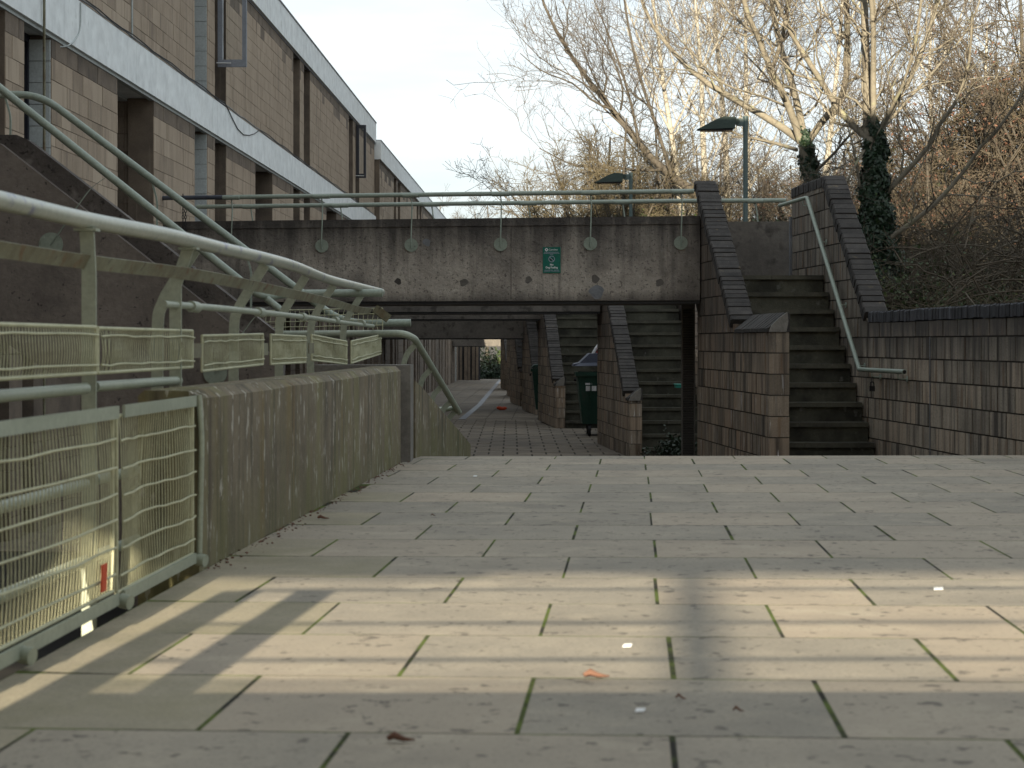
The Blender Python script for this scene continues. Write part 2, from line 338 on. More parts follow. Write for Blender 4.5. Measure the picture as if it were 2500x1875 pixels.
# ------------------------------------------------------------------ upper platform: slabs one by one
MS = -.09; CV = .0656
rowY = [3.36 + .594 * (k - 5) for k in range(0, 21)]; rowY = [y for y in rowY if y < 12.4] + [12.62]
LE = lambda Y: -1.302 + .0482 * Y
def isect(a, Yk, dirx): # column line X=a+dirx*Y with row line Y=Yk+MS*(X-.4)
    X = (a + dirx * (Yk - .4 * MS)) / (1 - dirx * MS); return X, Yk + MS * (X - .4)
b = MB()
pc = [(LE(-1), -1), (RW(-1) - .02, -1), (RW(12.55) - .02, 12.25), (LE(12.6), 12.66)]
b.hexa([(x, y, -.34) for x, y in pc] + [(x, y, plat(x, y) - .0001) for x, y in pc])
platform = tag(b.build('platform', 'moss'), 'raised paved platform of large buff slabs with mossy joints', 'platform', kind='structure')
for k, (ya, yb) in enumerate(zip(rowY, rowY[1:])):
    par = k % 2
    a0 = .08 + (.3 if par else 0) + random.uniform(-.012, .012)
    cols = [a0 + .6 * j for j in range(-5, 12)]
    for j, (ca, cb) in enumerate(zip(cols, cols[1:])):
        gx = .0048 + random.uniform(-.001, .002); gy = .0042 + random.uniform(-.0012, .0012)
        left = False
        q = []
        for (c, yy, sg, sy) in ((ca, ya, 1, 1), (cb, ya, -1, 1), (cb, yb, -1, -1), (ca, yb, 1, -1)):
            X, Yv = isect(c + sg * gx, yy + sy * gy, CV); q.append([X, Yv])
        xl = [isect(-1.302, yy, .0482) for yy in (ya, yb)]; xr = RW(ya) - .03
        if q[1][0] < xl[0][0] + .06 and q[2][0] < xl[1][0] + .06: continue
        if q[0][0] > xr - .05: continue
        if q[0][0] < xl[0][0] or q[3][0] < xl[1][0]:
            q[0] = [max(q[0][0], xl[0][0] + .002), q[0][1]]; q[3] = [max(q[3][0], xl[1][0] + .002), q[3][1]]; left = True
        for i in (1, 2): q[i][0] = min(q[i][0], xr)
        if q[1][0] - q[0][0] < .05: continue
        dz = random.uniform(.00005, .00015); bb = MB(); ch = .0001
        c = Vector((sum(p[0] for p in q) / 4, sum(p[1] for p in q) / 4, 0)); c.z = plat(c.x, c.y) + dz
        tx, ty = 0, 0; top = [Vector((x, y, plat(x, y) + dz + tx * (x - c.x) + ty * (y - c.y))) - c for x, y in q]
        mid = [t.copy() for t in top]
        ins = [t - Vector((t.x, t.y, 0)).normalized() * ch for t in top]
        for t in mid: t.z -= ch
        bot = [Vector((t.x, t.y, t.z - .05)) for t in top]
        bb.add(ins + mid + bot, [(0, 1, 2, 3)] + [(i, i + 4, (i + 1) % 4 + 4, (i + 1) % 4) for i in range(4)] + [(i + 4, i + 8, (i + 1) % 4 + 8, (i + 1) % 4 + 4) for i in range(4)])
        o = bb.build('slab', 'slab_edge' if (left and ya < 9) else 'slab', platform); o.location = c
b = MB()
for i in range(5):
    b.box(-.62, 3.85, 12.62 + i * .45, 13.07 + i * .45, -1.02, -.26 - i * .17)
tag(b.build('platform_steps', 'tread'), 'broad shallow steps down from the platform to the lower walkway', 'steps', kind='structure')

# ------------------------------------------------------------------ parapet and its end
b = MB(); y0, y1 = 5.98, 12.0; tk = -.20
def pz(y): return .545
f0 = (LE(y0), y0); f1 = (LE(y1), y1)
sec = lambda X, y: [(X, y, plat(X, y) - .3), (X, y, pz(y) - .03), (X - .035, y, pz(y)), (X + tk + .02, y, pz(y)), (X + tk, y, pz(y) - .02), (X + tk, y, -1.1)]
NY = 14; vs = []
for i in range(NY + 1):
    y = y0 + (y1 - y0) * i / NY; s = sec(LE(y), y); vs += [(p[0] + random.uniform(-.002, .002) * (j in (0, 1)), p[1], p[2] + random.uniform(-.003, .003) * (j in (1, 2))) for j, p in enumerate(s)]
fs = [(i * 6 + j, i * 6 + (j + 1) % 6, i * 6 + 6 + (j + 1) % 6, i * 6 + 6 + j) for i in range(NY) for j in range(6)] + [(5, 4, 3, 2, 1, 0), tuple(range(NY * 6, NY * 6 + 6))]
par = empty('parapet_wall', 'low concrete parapet wall with mossy drip stains beside the paved platform', 'wall', loc=(-1, 9, 0))
par.location = (0, 0, 0)
o = MB().add(vs, fs).build('wall_body', 'parapet', par)
o.data.materials.append(MT['parapet_top'])
for p in o.data.polygons:
    if p.normal.z > .5: p.material_index = 1
b = MB(); b.box(-1.30, -.664, 12.06, 12.42, -1.0, .552); b.build('end_block', 'parapet_top', par)
# sloping stringer wall beyond it
wd = empty('stair_cheek_wall', 'sloping stained concrete cheek wall below the parapet end', 'wall')
A = Vector((-.655, 12.5, 0)); B = Vector((-.341, 15.2, 0)); nrm = Vector((1, -.116, 0)).normalized()
b = MB(); zs = [(A, .46), (A.lerp(B, .10), .40), (B, -.141)]
b.prism([(A.x, A.y, -1.02), (B.x, B.y, -1.02), (B.x, B.y, -.141), (A.x + .031, A.y + .27, .39), (A.x, A.y, .44)], (-.22, .02, 0)); b.build('wall_body', 'parapet', wd)

# ------------------------------------------------------------------ platform railing (left)
rl = empty('platform_railing', 'pale green tube railing with wire mesh along the platform edge', 'railing')
RX = lambda Y: -1.502 + .043 * Y
rp = [(-1.42, 2.4), (-1.38, 3.2), (-1.30, 4.68), (-1.255, 5.44), (-1.16, 6.2), (-1.114, 7.07), (-1.055, 7.94), (-1.03, 8.8), (-1.048, 10.45), (-1.0, 11.74), (-.935, 13.2)]
b = MB(); b.tube(curve([(x, y, 1.06) for x, y in rp], 5), .0255, 14); b.build('handrail', 'paint_worn', rl)
railx = lambda y: float(np.interp(y, [p[1] for p in rp], [p[0] for p in rp]))
b = MB(); sp = curve([(-1.40, 2.4, .935), (-1.30, 4.65, .936), (-1.25, 5.5, .938), (-1.15, 6.5, .943), (-1.10, 7.5, .94), (-1.04, 9.2, .93), (-1.02, 10.6, .925), (-1.01, 12.0, .915), (-.99, 12.9, .92)], 4)
b.bar(sp, [(.010, 0, .020)] * len(sp), (.006, 0, -.003)); b.build('flat_rail', 'rust', rl)
e = Vector((-.985, 12.95, .915)); b = MB(); b.obox(e, (.10, .02, -.075), (.035, .0, .045), (.004, -.006, .004)); b.build('end_plate', 'rust', rl)
tp = [(-1.20, 6.35, .832), (-1.135, 7.1, .832), (-1.09, 7.9, .83), (-1.06, 8.5, .828), (-1.065, 9.9, .83), (-1.02, 11.2, .82), (-.98, 13.0, .815)]
b = MB(); b.tube(curve(tp, 4), .013, 10); b.build('mid_rail', 'paint', rl)
for y in (6.75, 7.95, 9.35, 10.8, 12.25):
    x = float(np.interp(y, [p[1] for p in tp], [p[0] for p in tp])); b = MB(); b.tube([(x - .003, y - .05, .831), (x + .003, y + .05, .829)], .021, 10); b.build('collar', 'paint', rl)
for y in (2.6, 4.3, 5.44, 6.52):      # straight flat posts
    x = RX(y) + .02 if y < 6 else -1.19
    b = MB(); top = Vector((railx(y), y, 1.04)); b.bar([(x, y, -.34), (x, y, .9), top], (.021, 0, 0), (0, .012, 0)); b.build('post', 'paint', rl)
    b = MB(); b.box(railx(y) - .033, railx(y) + .033, y - .03, y + .03, 1.028, 1.036); b.build('saddle', 'paint', rl)
for y in (6.66, 7.95, 9.35, 10.8, 12.25):   # posts curving in to the rail
    xr = railx(y); xs = xr - .145
    pts = [(xs, y, -.3), (xs, y, .72)]
    for k in range(1, 8):
        t = k / 7; pts.append((xs + .10 * t * t * .75 + .0 * t, y, .72 + .20 * t))
    pts = curve([(xs, y, -.3), (xs, y, .3), (xs, y, .74), (xs + .018, y, .84), (xs + .062, y, .92), (xr - .01, y, 1.035)], 5)
    wv = []
    for i, p in enumerate(pts):
        t = (pts[min(i + 1, len(pts) - 1)] - pts[max(i - 1, 0)]).normalized(); wv.append(Vector((t.z, 0, -t.x)) * .021)
    b = MB(); b.bar(pts, wv, (0, .012, 0)); b.build('curved_post', 'paint', rl)
# lower tubes behind the big mesh
for z in (.565, .285, .06):
    b = MB(); b.tube([(RX(2.5), 2.5, z), (RX(5.4) + .02, 5.4, z)], .017, 10).tube([(RX(5.5) + .02, 5.5, z + .003), (-1.185, 6.55, z)], .016, 10); b.build('lower_rail', 'paint', rl)
def meshpanel(par, P0, P1, z0, z1, pitch, r, hz, bulge=.008, tilt=(0, 0), name='mesh_panel', frame=.0055, zoff=(0, 0), hole=()):
    """wire panel between plan points P0-P1; z0..z1; returns frame with wires as its sub-part"""
    P0 = Vector((*P0, 0)); P1 = Vector((*P1, 0)); d = (P1 - P0); Ln = d.length; u = d / Ln; nn = Vector((u.y, -u.x, 0))
    def pt(s, t):  # s 0..1, t 0..1
        za = z0 + zoff[0] * (1 - s) + zoff[1] * s; zb = z1 + zoff[0] * (1 - s) + zoff[1] * s
        return P0 + d * s + Vector((0, 0, za + (zb - za) * t)) + nn * (tilt[0] * (t - .5) + tilt[1] * (s - .5) + bulge * math.sin(math.pi * t) * math.sin(7 * s + 2))
    b = MB(); ring = [pt(0, 0), pt(1, 0), pt(1, 1), pt(0, 1)]
    for a, c in zip(ring, ring[1:] + ring[:1]): b.tube([a, c], frame, 8)
    fr = b.build(name, 'wire', par)
    b = MB(); n = int(Ln / pitch)
    for i in range(1, n):
        s = i / n + random.uniform(-.04, .04) / n
        ph = s * 9; amp = .004 + .004 * math.sin(s * 23 + z0 * 5); amp = amp if random.random() > .04 else .012
        for (hs, ht, hw) in hole:
            if abs(s - hs) < .03: amp = 0
        pts = []
        for k in range(7):
            t = k / 6; off = amp * math.sin(t * 7 + ph)
            for (hs, ht, hw) in hole:
                dd = s - hs
                if abs(dd) < .05: off += math.copysign(hw, dd) * math.exp(-((t - ht) / .22) ** 2) * (1 - abs(dd) / .05)
            pts.append(pt(s, t) + u * off)
        b.tube(pts, r, 4)
    b.build('wires', 'wire', fr, 'stuff')
    for h in hz:
        b = MB(); pts = [pt(k / 12, h) + nn * .006 + Vector((0, 0, random.uniform(-.003, .003))) for k in range(13)]; b.tube(pts, .0035, 6); b.build('cross_wire', 'wire', fr)
    return fr
meshpanel(rl, (LE(2.6) - .012, 2.6), (LE(4.96) - .012, 4.96), .03, .505, .026, .0019, (.1, .25, .4, .55, .70, .86), .016, hole=((.78, .62, .006), (.93, .62, .005)))
meshpanel(rl, (LE(5.0) - .012, 5.0), (LE(5.93) - .012, 5.93), .02, .50, .026, .0019, (.1, .25, .4, .55, .70, .86), .014, hole=((.35, .6, .005),))
for (ya, yb) in ((2.6, 4.97), (5.03, 5.92)):
    for z, hh in ((.495, .034), (-.008, .032)):
        b = MB(); b.obox((LE(ya) - .004, ya, z), (LE(yb) - LE(ya), yb - ya, -.0), (.008, 0, 0), (0, 0, hh)); b.build('panel_bar', 'paint', rl)
for y in (4.14, 5.0, 5.95):
    b = MB(); b.tube([(LE(y), y, .0), (LE(y) + .028, y - .01, -.004)], .02, 14); b.build('hinge_boss', 'paint', rl)
b = MB(); b.tube(fillet([(LE(5.95) + .006, 5.95, .02), (LE(5.96) + .012, 5.96, .40), (LE(5.96) + .002, 5.96, .53)], .1), .009, 8); b.build('end_rod', 'paint', rl)
meshpanel(rl, (RX(3.0) + .045, 3.0), (RX(5.42) + .045, 5.42), .61, .745, .025, .0019, (.17, .83), .01, hole=((.62, .5, .012),))
meshpanel(rl, (RX(5.44) + .045, 5.44), (RX(6.73) + .045, 6.73), .61, .742, .025, .0019, (.17, .83), .012, tilt=(0, 0), hole=((.55, .6, .010), (.80, .45, .012)), zoff=(0, .0))
for i, (ya, yb, zo, tl) in enumerate(((7.06, 8.26, (-.01, .002), (0, .02)), (8.46, 9.62, (0, -.004), (0, -.02)), (9.86, 11.05, (.006, -.03), (.0, .03)), (11.25, 13.1, (-.028, .018), (0, -.03)))):
    meshpanel(rl, (RX(ya) + .02, ya), (RX(yb) + .02, yb), .60, .735, .024, .0018, (.17, .83), .004, zoff=zo, tilt=tl)
for y in (6.93, 8.37, 9.77):
    b = MB(); b.obox((RX(y) + .01, y - .08, .642), (.01, .15, 0), (.006, 0, 0), (0, 0, .055)); b.build('clamp_plate', 'rust', rl)
tg = MB(); tg.obox((LE(4.75) + .012, 4.75, .055), (.002, .05, .0), (.004, 0, 0), (0, .006, .07)); tag(tg.build('plastic_tag', 'orange'), 'small orange plastic tag tied to the wire mesh panel', 'tag')

# unseen railing behind the camera, read from its shadow lines; bars set to throw them
rb = empty('path_railing', 'unseen railing behind the camera, its bars set to throw shadow lines', 'railing')
yb = -.35; x0, x1 = -1.30, 4.8
for z, r in ((1.37, .006), (1.21, .006), (1.075, .006), (1.01, .004), (.995, .004)):
    b = MB(); b.tube([(x0, yb, z), (x1, yb, z)], r, 8); b.build('rail', 'paint', rb)
b = MB(); b.box(x0, x1, yb - .004, yb + .004, .62, .982); b.build('shade_plate', 'paint', rb)  # plate added to shade the nearest slab rows
for x in (-1.30, -1.08, 1.9, 3.4):
    b = MB(); b.box(x - (.06 if x < 0 else .012), x + (.06 if x < 0 else .012), yb - .02, yb - .008, -.02, 1.37); b.build('post', 'paint', rb)

# ------------------------------------------------------------------ left stair (rises to the left, parallel to the bridge)
YA = 11.95
ls = empty('concrete_staircase', 'dark weathered concrete staircase rising beside the block facade', 'staircase')
def poly(pts, Y): return [P(x, y, Y) for x, y in pts]
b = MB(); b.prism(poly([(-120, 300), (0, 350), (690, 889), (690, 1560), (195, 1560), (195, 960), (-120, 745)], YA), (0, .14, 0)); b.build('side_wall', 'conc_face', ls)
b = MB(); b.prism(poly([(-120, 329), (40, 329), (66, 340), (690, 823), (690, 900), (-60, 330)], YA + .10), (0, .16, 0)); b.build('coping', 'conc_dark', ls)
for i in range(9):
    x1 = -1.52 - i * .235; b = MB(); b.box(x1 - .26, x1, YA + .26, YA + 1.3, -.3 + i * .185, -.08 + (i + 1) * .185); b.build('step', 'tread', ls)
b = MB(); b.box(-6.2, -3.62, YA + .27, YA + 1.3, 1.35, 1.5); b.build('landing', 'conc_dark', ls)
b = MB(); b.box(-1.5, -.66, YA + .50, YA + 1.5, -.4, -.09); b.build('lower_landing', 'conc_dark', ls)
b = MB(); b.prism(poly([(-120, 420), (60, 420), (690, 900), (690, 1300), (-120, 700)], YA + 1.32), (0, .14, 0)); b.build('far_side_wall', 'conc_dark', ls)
hr = empty('stair_handrail', 'pale green tube handrail bolted outside the dark concrete staircase', 'handrail')
b = MB(); b.tube(fillet([P(-80, 151, YA - .12), P(640, 728, YA - .12), P(700, 717, YA), P(934, 715, YA)], .12), .026, 12); b.build('tube_rail', 'paint_far', hr)
def rose(par, c, nrm, r=.078, th=.014, mat='disc'):
    b = MB(); b.disc(c, nrm, r, th, 22); o = b.build('fixing_disc', mat, par); n = Vector(nrm)
    a = n.cross(Vector((0, 0, 1))).normalized(); u = Vector((0, 0, 1))
    for sx in (-1, 1):
        for sz in (-1, 1):
            bb = MB(); bb.tube([Vector(c) + n * th + (a * sx + u * sz) * r * .6, Vector(c) + n * (th + .008) + (a * sx + u * sz) * r * .6], .009, 8)
            bb.build('bolt', mat, o)
for k in (-1, 0, 1):
    dx, dy = 401 * k, 313 * k
    if k == -1: continue
    rose(hr, P(125 + dx, 597 + dy, YA), (0, -1, 0))
    b = MB(); pp = [P(125 + dx, 597 + dy, YA - .02), P(192 + dx, 499 + dy, YA - .11), P(223 + dx, 457 + dy, YA - .12), P(266 + dx, 428 + dy, YA - .12)]
    b.bar(fillet(pp, .05), (.009, 0, .007), (0, .012, 0)); b.build('bracket', 'paint_far', hr)
    b = MB(); b.tube([P(250 + dx, 416 + dy, YA - .125), P(283 + dx, 443 + dy, YA - .125)], .024, 10); b.build('bracket_shoe', 'paint_far', hr)
h2 = empty('stair_handrail', 'pale green tube handrail on the far side of the dark concrete staircase', 'handrail')
b = MB(); YB = YA + 1.4
b.tube(fillet([P(-60, 231, YB), P(98, 231, YB), P(836, 789, YB), P(1003, 788, YB)], .16), .027, 12); b.build('tube_rail', 'paint_far', h2)
for (x, yy) in ((12, 234), (370, 440), (600, 615)):
    b = MB(); b.bar(fillet([P(x, yy, YB), P(x + 14, yy + 50, YB), P(x + 12, yy + 180, YB)], .05), (.007, 0, 0), (0, .01, 0)); b.build('bracket', 'paint_far', h2)
meshpanel(h2, (P(602, 0, YB - .1).x, YB - .1), (P(934, 0, YB - .1).x, YB - .1), .782, .946, .034, .0022, (.25, .5, .75), .0, zoff=(-.02, 0), frame=.004)
# rail down the cheek wall
h3 = empty('cheek_wall_handrail', 'pale green handrail on slanting flat struts along the sloping cheek wall', 'handrail')
b = MB(); cp = [P(690, 816, 13.1), P(985, 814, 12.9), P(1012, 826, 13.0), P(1120, 1006, 14.9)]; cr_ = fillet(cp, .12)
b.tube(cr_, .025, 12); b.build('tube_rail', 'paint', h3)
pa, pb = P(1012, 828, 13.0), P(1120, 1004, 14.9)
for t in (.04, .36, .60, .82, .96):
    q = pa.lerp(pb, t); wl = A.lerp(B, t); wz = .42 + (-.16 - .42) * t
    b = MB(); b.bar(curve([(wl.x - .16, q.y, wz - .08), (wl.x - .15, q.y, wz + .03), (q.x - .075, q.y, q.z - .10), (q.x - .01, q.y, q.z - .015)], 4), (.016, 0, -.012), (0, .010, 0)); b.build('strut', 'paint', h3)
b = MB(); b.tube([P(1060, 1000, 14.7), P(1112, 997, 14.8)], .02, 10); b.build('end_tube', 'paint', h3)

# ------------------------------------------------------------------ footbridges
def bridge(name, label, xr, yr, xl, zb, zt, mat, deck=True, dy=-.16, depth=1.35):
    e = empty(name, label, 'footbridge', 'footbridges over the lower walkway'); yl = yr + dy * (xl - xr)
    a = Vector((xl, yl, 0)); c = Vector((xr, yr, 0)); d = c - a
    for (off, nm) in ((0, 'front_beam'), (depth, 'back_beam')):
        b = MB(); o = a + Vector((.0, off, zb)); b.obox(o, d, (0, .16, 0), (0, 0, zt - zb - .02)); ob = b.build(nm, mat, e)
        b = MB(); b.obox(o + Vector((0, -.012, zt - zb - .09)), d, (0, .19, 0), (0, 0, .09)); b.build('beam_cap', mat, e)
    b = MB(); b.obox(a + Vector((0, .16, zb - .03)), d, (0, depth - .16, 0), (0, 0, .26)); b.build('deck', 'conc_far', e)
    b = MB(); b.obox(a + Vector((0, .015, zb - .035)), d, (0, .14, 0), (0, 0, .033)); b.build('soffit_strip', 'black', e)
    return e
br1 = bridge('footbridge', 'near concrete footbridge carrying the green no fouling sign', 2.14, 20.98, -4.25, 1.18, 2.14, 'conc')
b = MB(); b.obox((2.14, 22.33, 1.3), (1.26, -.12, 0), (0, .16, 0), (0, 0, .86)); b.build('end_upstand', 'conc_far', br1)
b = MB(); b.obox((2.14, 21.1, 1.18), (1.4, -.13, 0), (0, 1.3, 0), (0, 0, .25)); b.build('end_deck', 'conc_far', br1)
YF = lambda x: 20.98 - .16 * (x - 2.14)
for (px, py, rx, rz, mt_) in ((1457, 713, .085, .07, 'lead'), (1042, 592, .045, .045, 'lead'), (1132, 690, .05, .045, 'conc_far'), (972, 687, .04, .035, 'conc_far'), (1290, 683, .04, .04, 'conc_far'), (1453, 681, .045, .045, 'conc_far'), (1610, 690, .045, .045, 'conc_far')):
    yq = 21.2
    for _ in range(4): yq = YF((px - 1250) * yq / FPX)
    c = P(px, py, yq - .002); b = MB(); b.prism([c + Vector((rx * (1 + .2 * math.sin(3 * q + px)) * math.cos(q), -.16 * rx * math.cos(q), rz * (1 + .2 * math.cos(2 * q + py)) * math.sin(q))) for q in [2 * math.pi * k / 14 for k in range(14)]], (0, .02, 0)); b.build('repair_patch', mt_, br1)
b = MB(); x = P(1247, 0, 21.1).x; b.obox((x, YF(x) - .0015, 1.2), (.006, -.001, 0), (0, .01, 0), (0, 0, .82)); b.build('crack', 'mortar', br1)
for x in (-2.15, -.95, .245, 1.45):     # shutter joints, very fine
    pass
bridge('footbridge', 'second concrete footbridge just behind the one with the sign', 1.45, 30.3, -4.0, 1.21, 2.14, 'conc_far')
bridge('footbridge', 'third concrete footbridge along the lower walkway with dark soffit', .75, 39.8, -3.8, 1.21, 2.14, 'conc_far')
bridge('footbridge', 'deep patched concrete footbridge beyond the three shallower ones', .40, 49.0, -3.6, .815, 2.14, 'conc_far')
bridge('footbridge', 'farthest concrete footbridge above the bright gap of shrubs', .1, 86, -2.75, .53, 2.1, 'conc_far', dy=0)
# railings of the near bridge
rf = empty('bridge_railing', 'straight green tube rail on thin rods along the near face of the sign bridge', 'railing')
zR = 2.42; fr = lambda px: P(px, 0, 21.3).x
b = MB(); xa, xb = -3.3, 2.07
b.tube([(xa, YF(xa) - .03, zR), (xb, YF(xb) - .03, zR)], .0265, 12); b.build('tube_rail', 'paint_far', rf)
b = MB(); b.tube(fillet([(-4.20, YF(-4.2) + .25, zR), (-4.25, YF(-4.2) - .03, zR), (xa, YF(xa) - .03, zR)], .15), .0265, 12); b.build('blue_rail_end', 'bluerail', rf)
for i, px in enumerate((566, 786, 1004, 1222, 1441, 1662)):
    yq = 21.3; 
    for _ in range(4): yq = YF((px - 1250) * yq / FPX)
    x = (px - 1250) * yq / FPX; rose(rf, (x, yq - .0, 1.835), (0, -1, 0))
    b = MB(); b.tube(fillet([(x, yq - .02, 1.80), (x, yq - .05, 1.90), (x + .012, yq - .04, 2.30), (x, yq - .03, 2.40)], .04), .0085, 6); b.build('rod', 'paint_far', rf)
    b = MB(); b.tube([(x - .1, yq - .035, zR - .006), (x + .1, yq - .035 - .03, zR - .006)], .029, 10); b.build('sleeve', 'paint_far', rf)
rk = empty('bridge_railing', 'green tube rail along the far edge of the sign bridge, reaching the block wall', 'railing')
b = MB(); YK = lambda x: YF(x) + 1.42
b.tube([(-4.0, YK(-4.), zR), (2.0, YK(2.), zR), (3.32, YK(2.) - .1, zR)], .0265, 12); b.build('tube_rail', 'paint_far', rk)
for x in (-3.3, -2.15, -1.0, .2, 1.35, 2.95):
    b = MB(); yy = YK(x) if x < 2 else YK(2.) - .07; b.tube(fillet([(x, yy, zR), (x + .03, yy, 2.2), (x + .03, yy, 2.0)], .05), .009, 6); b.build('rod', 'paint_far', rk)
    b = MB(); b.tube([(x - .1, yy + .01, zR - .006), (x + .1, yy - .02, zR - .006)], .029, 10); b.build('sleeve', 'paint_far', rk)
# chain over the rail
ch = empty('hanging_chain', 'short dark steel chain hung over the bridge rail', 'chain')
cx0 = P(451, 0, 22.0).x; cy0 = YF(cx0) - .045
for i in range(13):
    for k, dx in ((0, 0), (1, .03)):
        if k and i < 5: continue
        z = 2.44 - i * .036; pts = []
        for j in range(9):
            q = 2 * math.pi * j / 8; c_, s_ = math.cos(q) * .011, math.sin(q) * .024
            pts.append((cx0 + dx + (c_ if i % 2 else 0), cy0 - .02 + (0 if i % 2 else c_), z + s_))
        b = MB(); b.tube(pts, .0045, 5); b.build('link', 'black', ch)

# sign on the bridge face
yq = YF(P(1347, 0, 21.1).x); sx0 = (1347 - 1250) * yq / FPX
th = math.atan(-.16)
sg = empty('notice_sign', 'green rectangular no dog fouling notice with white lettering on the bridge face', 'sign', loc=(sx0, yq - .006, CAMZ - (635 - HY) * yq / FPX)); sg.rotation_euler = (0, 0, th)
W_, H_ = .207, .300
b = MB(); b.box(-W_ / 2, W_ / 2, -.006, .004, -H_ / 2, H_ / 2); b.build('plate', 'sign', sg)
def text(s, size, x, z, mat, name='lettering', sx=1., align='CENTER', bold=0.):
    cu = bpy.data.curves.new('t', 'FONT'); cu.body = s; cu.size = size; cu.align_x = align; cu.extrude = .0006; cu.offset = bold
    to = bpy.data.objects.new('t', cu); COL.objects.link(to); bpy.context.view_layer.update()
    me = bpy.data.meshes.new_from_object(to.evaluated_get(bpy.context.evaluated_depsgraph_get())); bpy.data.objects.remove(to)
    me.materials.clear(); me.materials.append(MT[mat]); o = link(bpy.data.objects.new(name, me), sg)
    o.rotation_euler = (R(90), 0, 0); o.location = (x, -.0075, z); o.scale = (sx, 1, 1); return o
text('Camden', .030, .018, .110, 'white', sx=1.05)
text('No', .030, 0, -.063, 'white', bold=.0008); text('Dog Fouling', .030, 0, -.095, 'white', bold=.0008, sx=.95)
def ring(c, r0, r1, mat, name, n=28, shape=None):
    b = MB(); vs = []; 
    for j in range(n):
        q = 2 * math.pi * j / n; rr = r1 * (1 + (.10 * math.cos(4 * q) if shape else 0))
        vs += [(c[0] + r0 * math.cos(q), -.0075, c[1] + r0 * math.sin(q)), (c[0] + rr * math.cos(q), -.0075, c[1] + rr * math.sin(q))]
    b.add(vs, [(2 * j, 2 * j + 1, (2 * j + 3) % (2 * n), (2 * j + 2) % (2 * n)) for j in range(n)]); return b.build(name, mat, sg)
ring((-.060, .120), .008, .0175, 'white', 'emblem', shape=1)
ring((0, .012), .031, .0365, 'lilac', 'prohibition_ring')
b = MB(); b.obox((-.026, -.0085, .034), (.048, 0, -.048), (.004, 0, .004), (0, .001, 0)); b.build('prohibition_bar', 'lilac', sg)
b = MB(); b.prism([(-.018, -.0078, -.004), (-.008, -.0078, -.006), (-.006, -.0078, -.016), (-.002, -.0078, -.002), (.008, -.0078, .004), (.010, -.0078, -.008), (.015, -.0078, .008), (.018, -.0078, .022), (.006, -.0078, .016), (-.010, -.0078, .010), (-.020, -.0078, .014)], (0, .001, 0)); b.build('dog_silhouette', 'black', sg)
for (z, w_, x) in ((.090, .17, 0), (.078, .185, 0), (.066, .04, 0), (-.116, .095, -.035), (-.116, .055, .055), (-.128, .075, -.052), (-.128, .095, .045)):
    b = MB(); xx = x - w_ / 2
    while xx < x + w_ / 2 - .003:
        l_ = random.uniform(.006, .016); b.box(xx, min(xx + l_, x + w_ / 2), -.0076, -.0066, z - .0022, z + .0022); xx += l_ + .0025
    b.build('small_print', 'lilac', sg)

# ------------------------------------------------------------------ stairs, pier walls and right-hand walls
DV = Vector((-.0767, 1, 0)).normalized(); LN = Vector((-1, -.0767, 0)).normalized()
def coping(par, org, prof, th, nrm, d, mat, bw=.075, hgt=.11, over=.02, face=.09):
    """bricks on edge following the profile; org plan point, prof [(s,z)]"""
    d = Vector(d).normalized(); n = Vector(nrm).normalized(); up = Vector((0, 0, 1)); cache = {}
    for (s0, z0), (s1, z1) in zip(prof, prof[1:]):
        a = Vector(org) + d * s0 + up * z0; c = Vector(org) + d * s1 + up * z1; v = c - a; ln = v.length; u = v / ln; k = max(1, int(round(ln / bw))); st = ln / k
        nz_ = n.cross(u).normalized(); nz_ = nz_ if nz_.z > 0 else -nz_
        key = (round(st, 4), round(s0, 3)); me = None
        for i in range(k):
            if me is None:
                g2 = .006; o = u * g2 + n * over - nz_ * face; b = MB()
                e1 = u * (st - 2 * g2); e2 = -n * (th + 2 * over); e3 = nz_ * (hgt)
                bv = .012  # rounded top front arris
                q = [o, o + e1, o + e1 + e3 - nz_ * bv, o + e3 - nz_ * bv, o + e3 - n * bv, o + e1 + e3 - n * bv, o + e1 + e2 + e3 + n * bv, o + e2 + e3 + n * bv, o + e2 + e3 - nz_ * bv, o + e1 + e2 + e3 - nz_ * bv, o + e1 + e2, o + e2]
                b.add(q, [(0, 1, 2, 3), (3, 2, 5, 4), (4, 5, 6, 7), (7, 6, 9, 8), (8, 9, 10, 11), (11, 10, 1, 0), (0, 3, 4, 7, 8, 11), (1, 10, 9, 6, 5, 2)])
                me = bpy.data.meshes.new('coping_brick'); me.from_pydata(b.v, [], b.f); me.materials.append(MT[mat])
            ob = link(bpy.data.objects.new('coping_brick', me), par); ob.location = a + u * st * i + nz_ * random.uniform(-.007, .006) + n * random.uniform(-.006, .006)
TH = .19
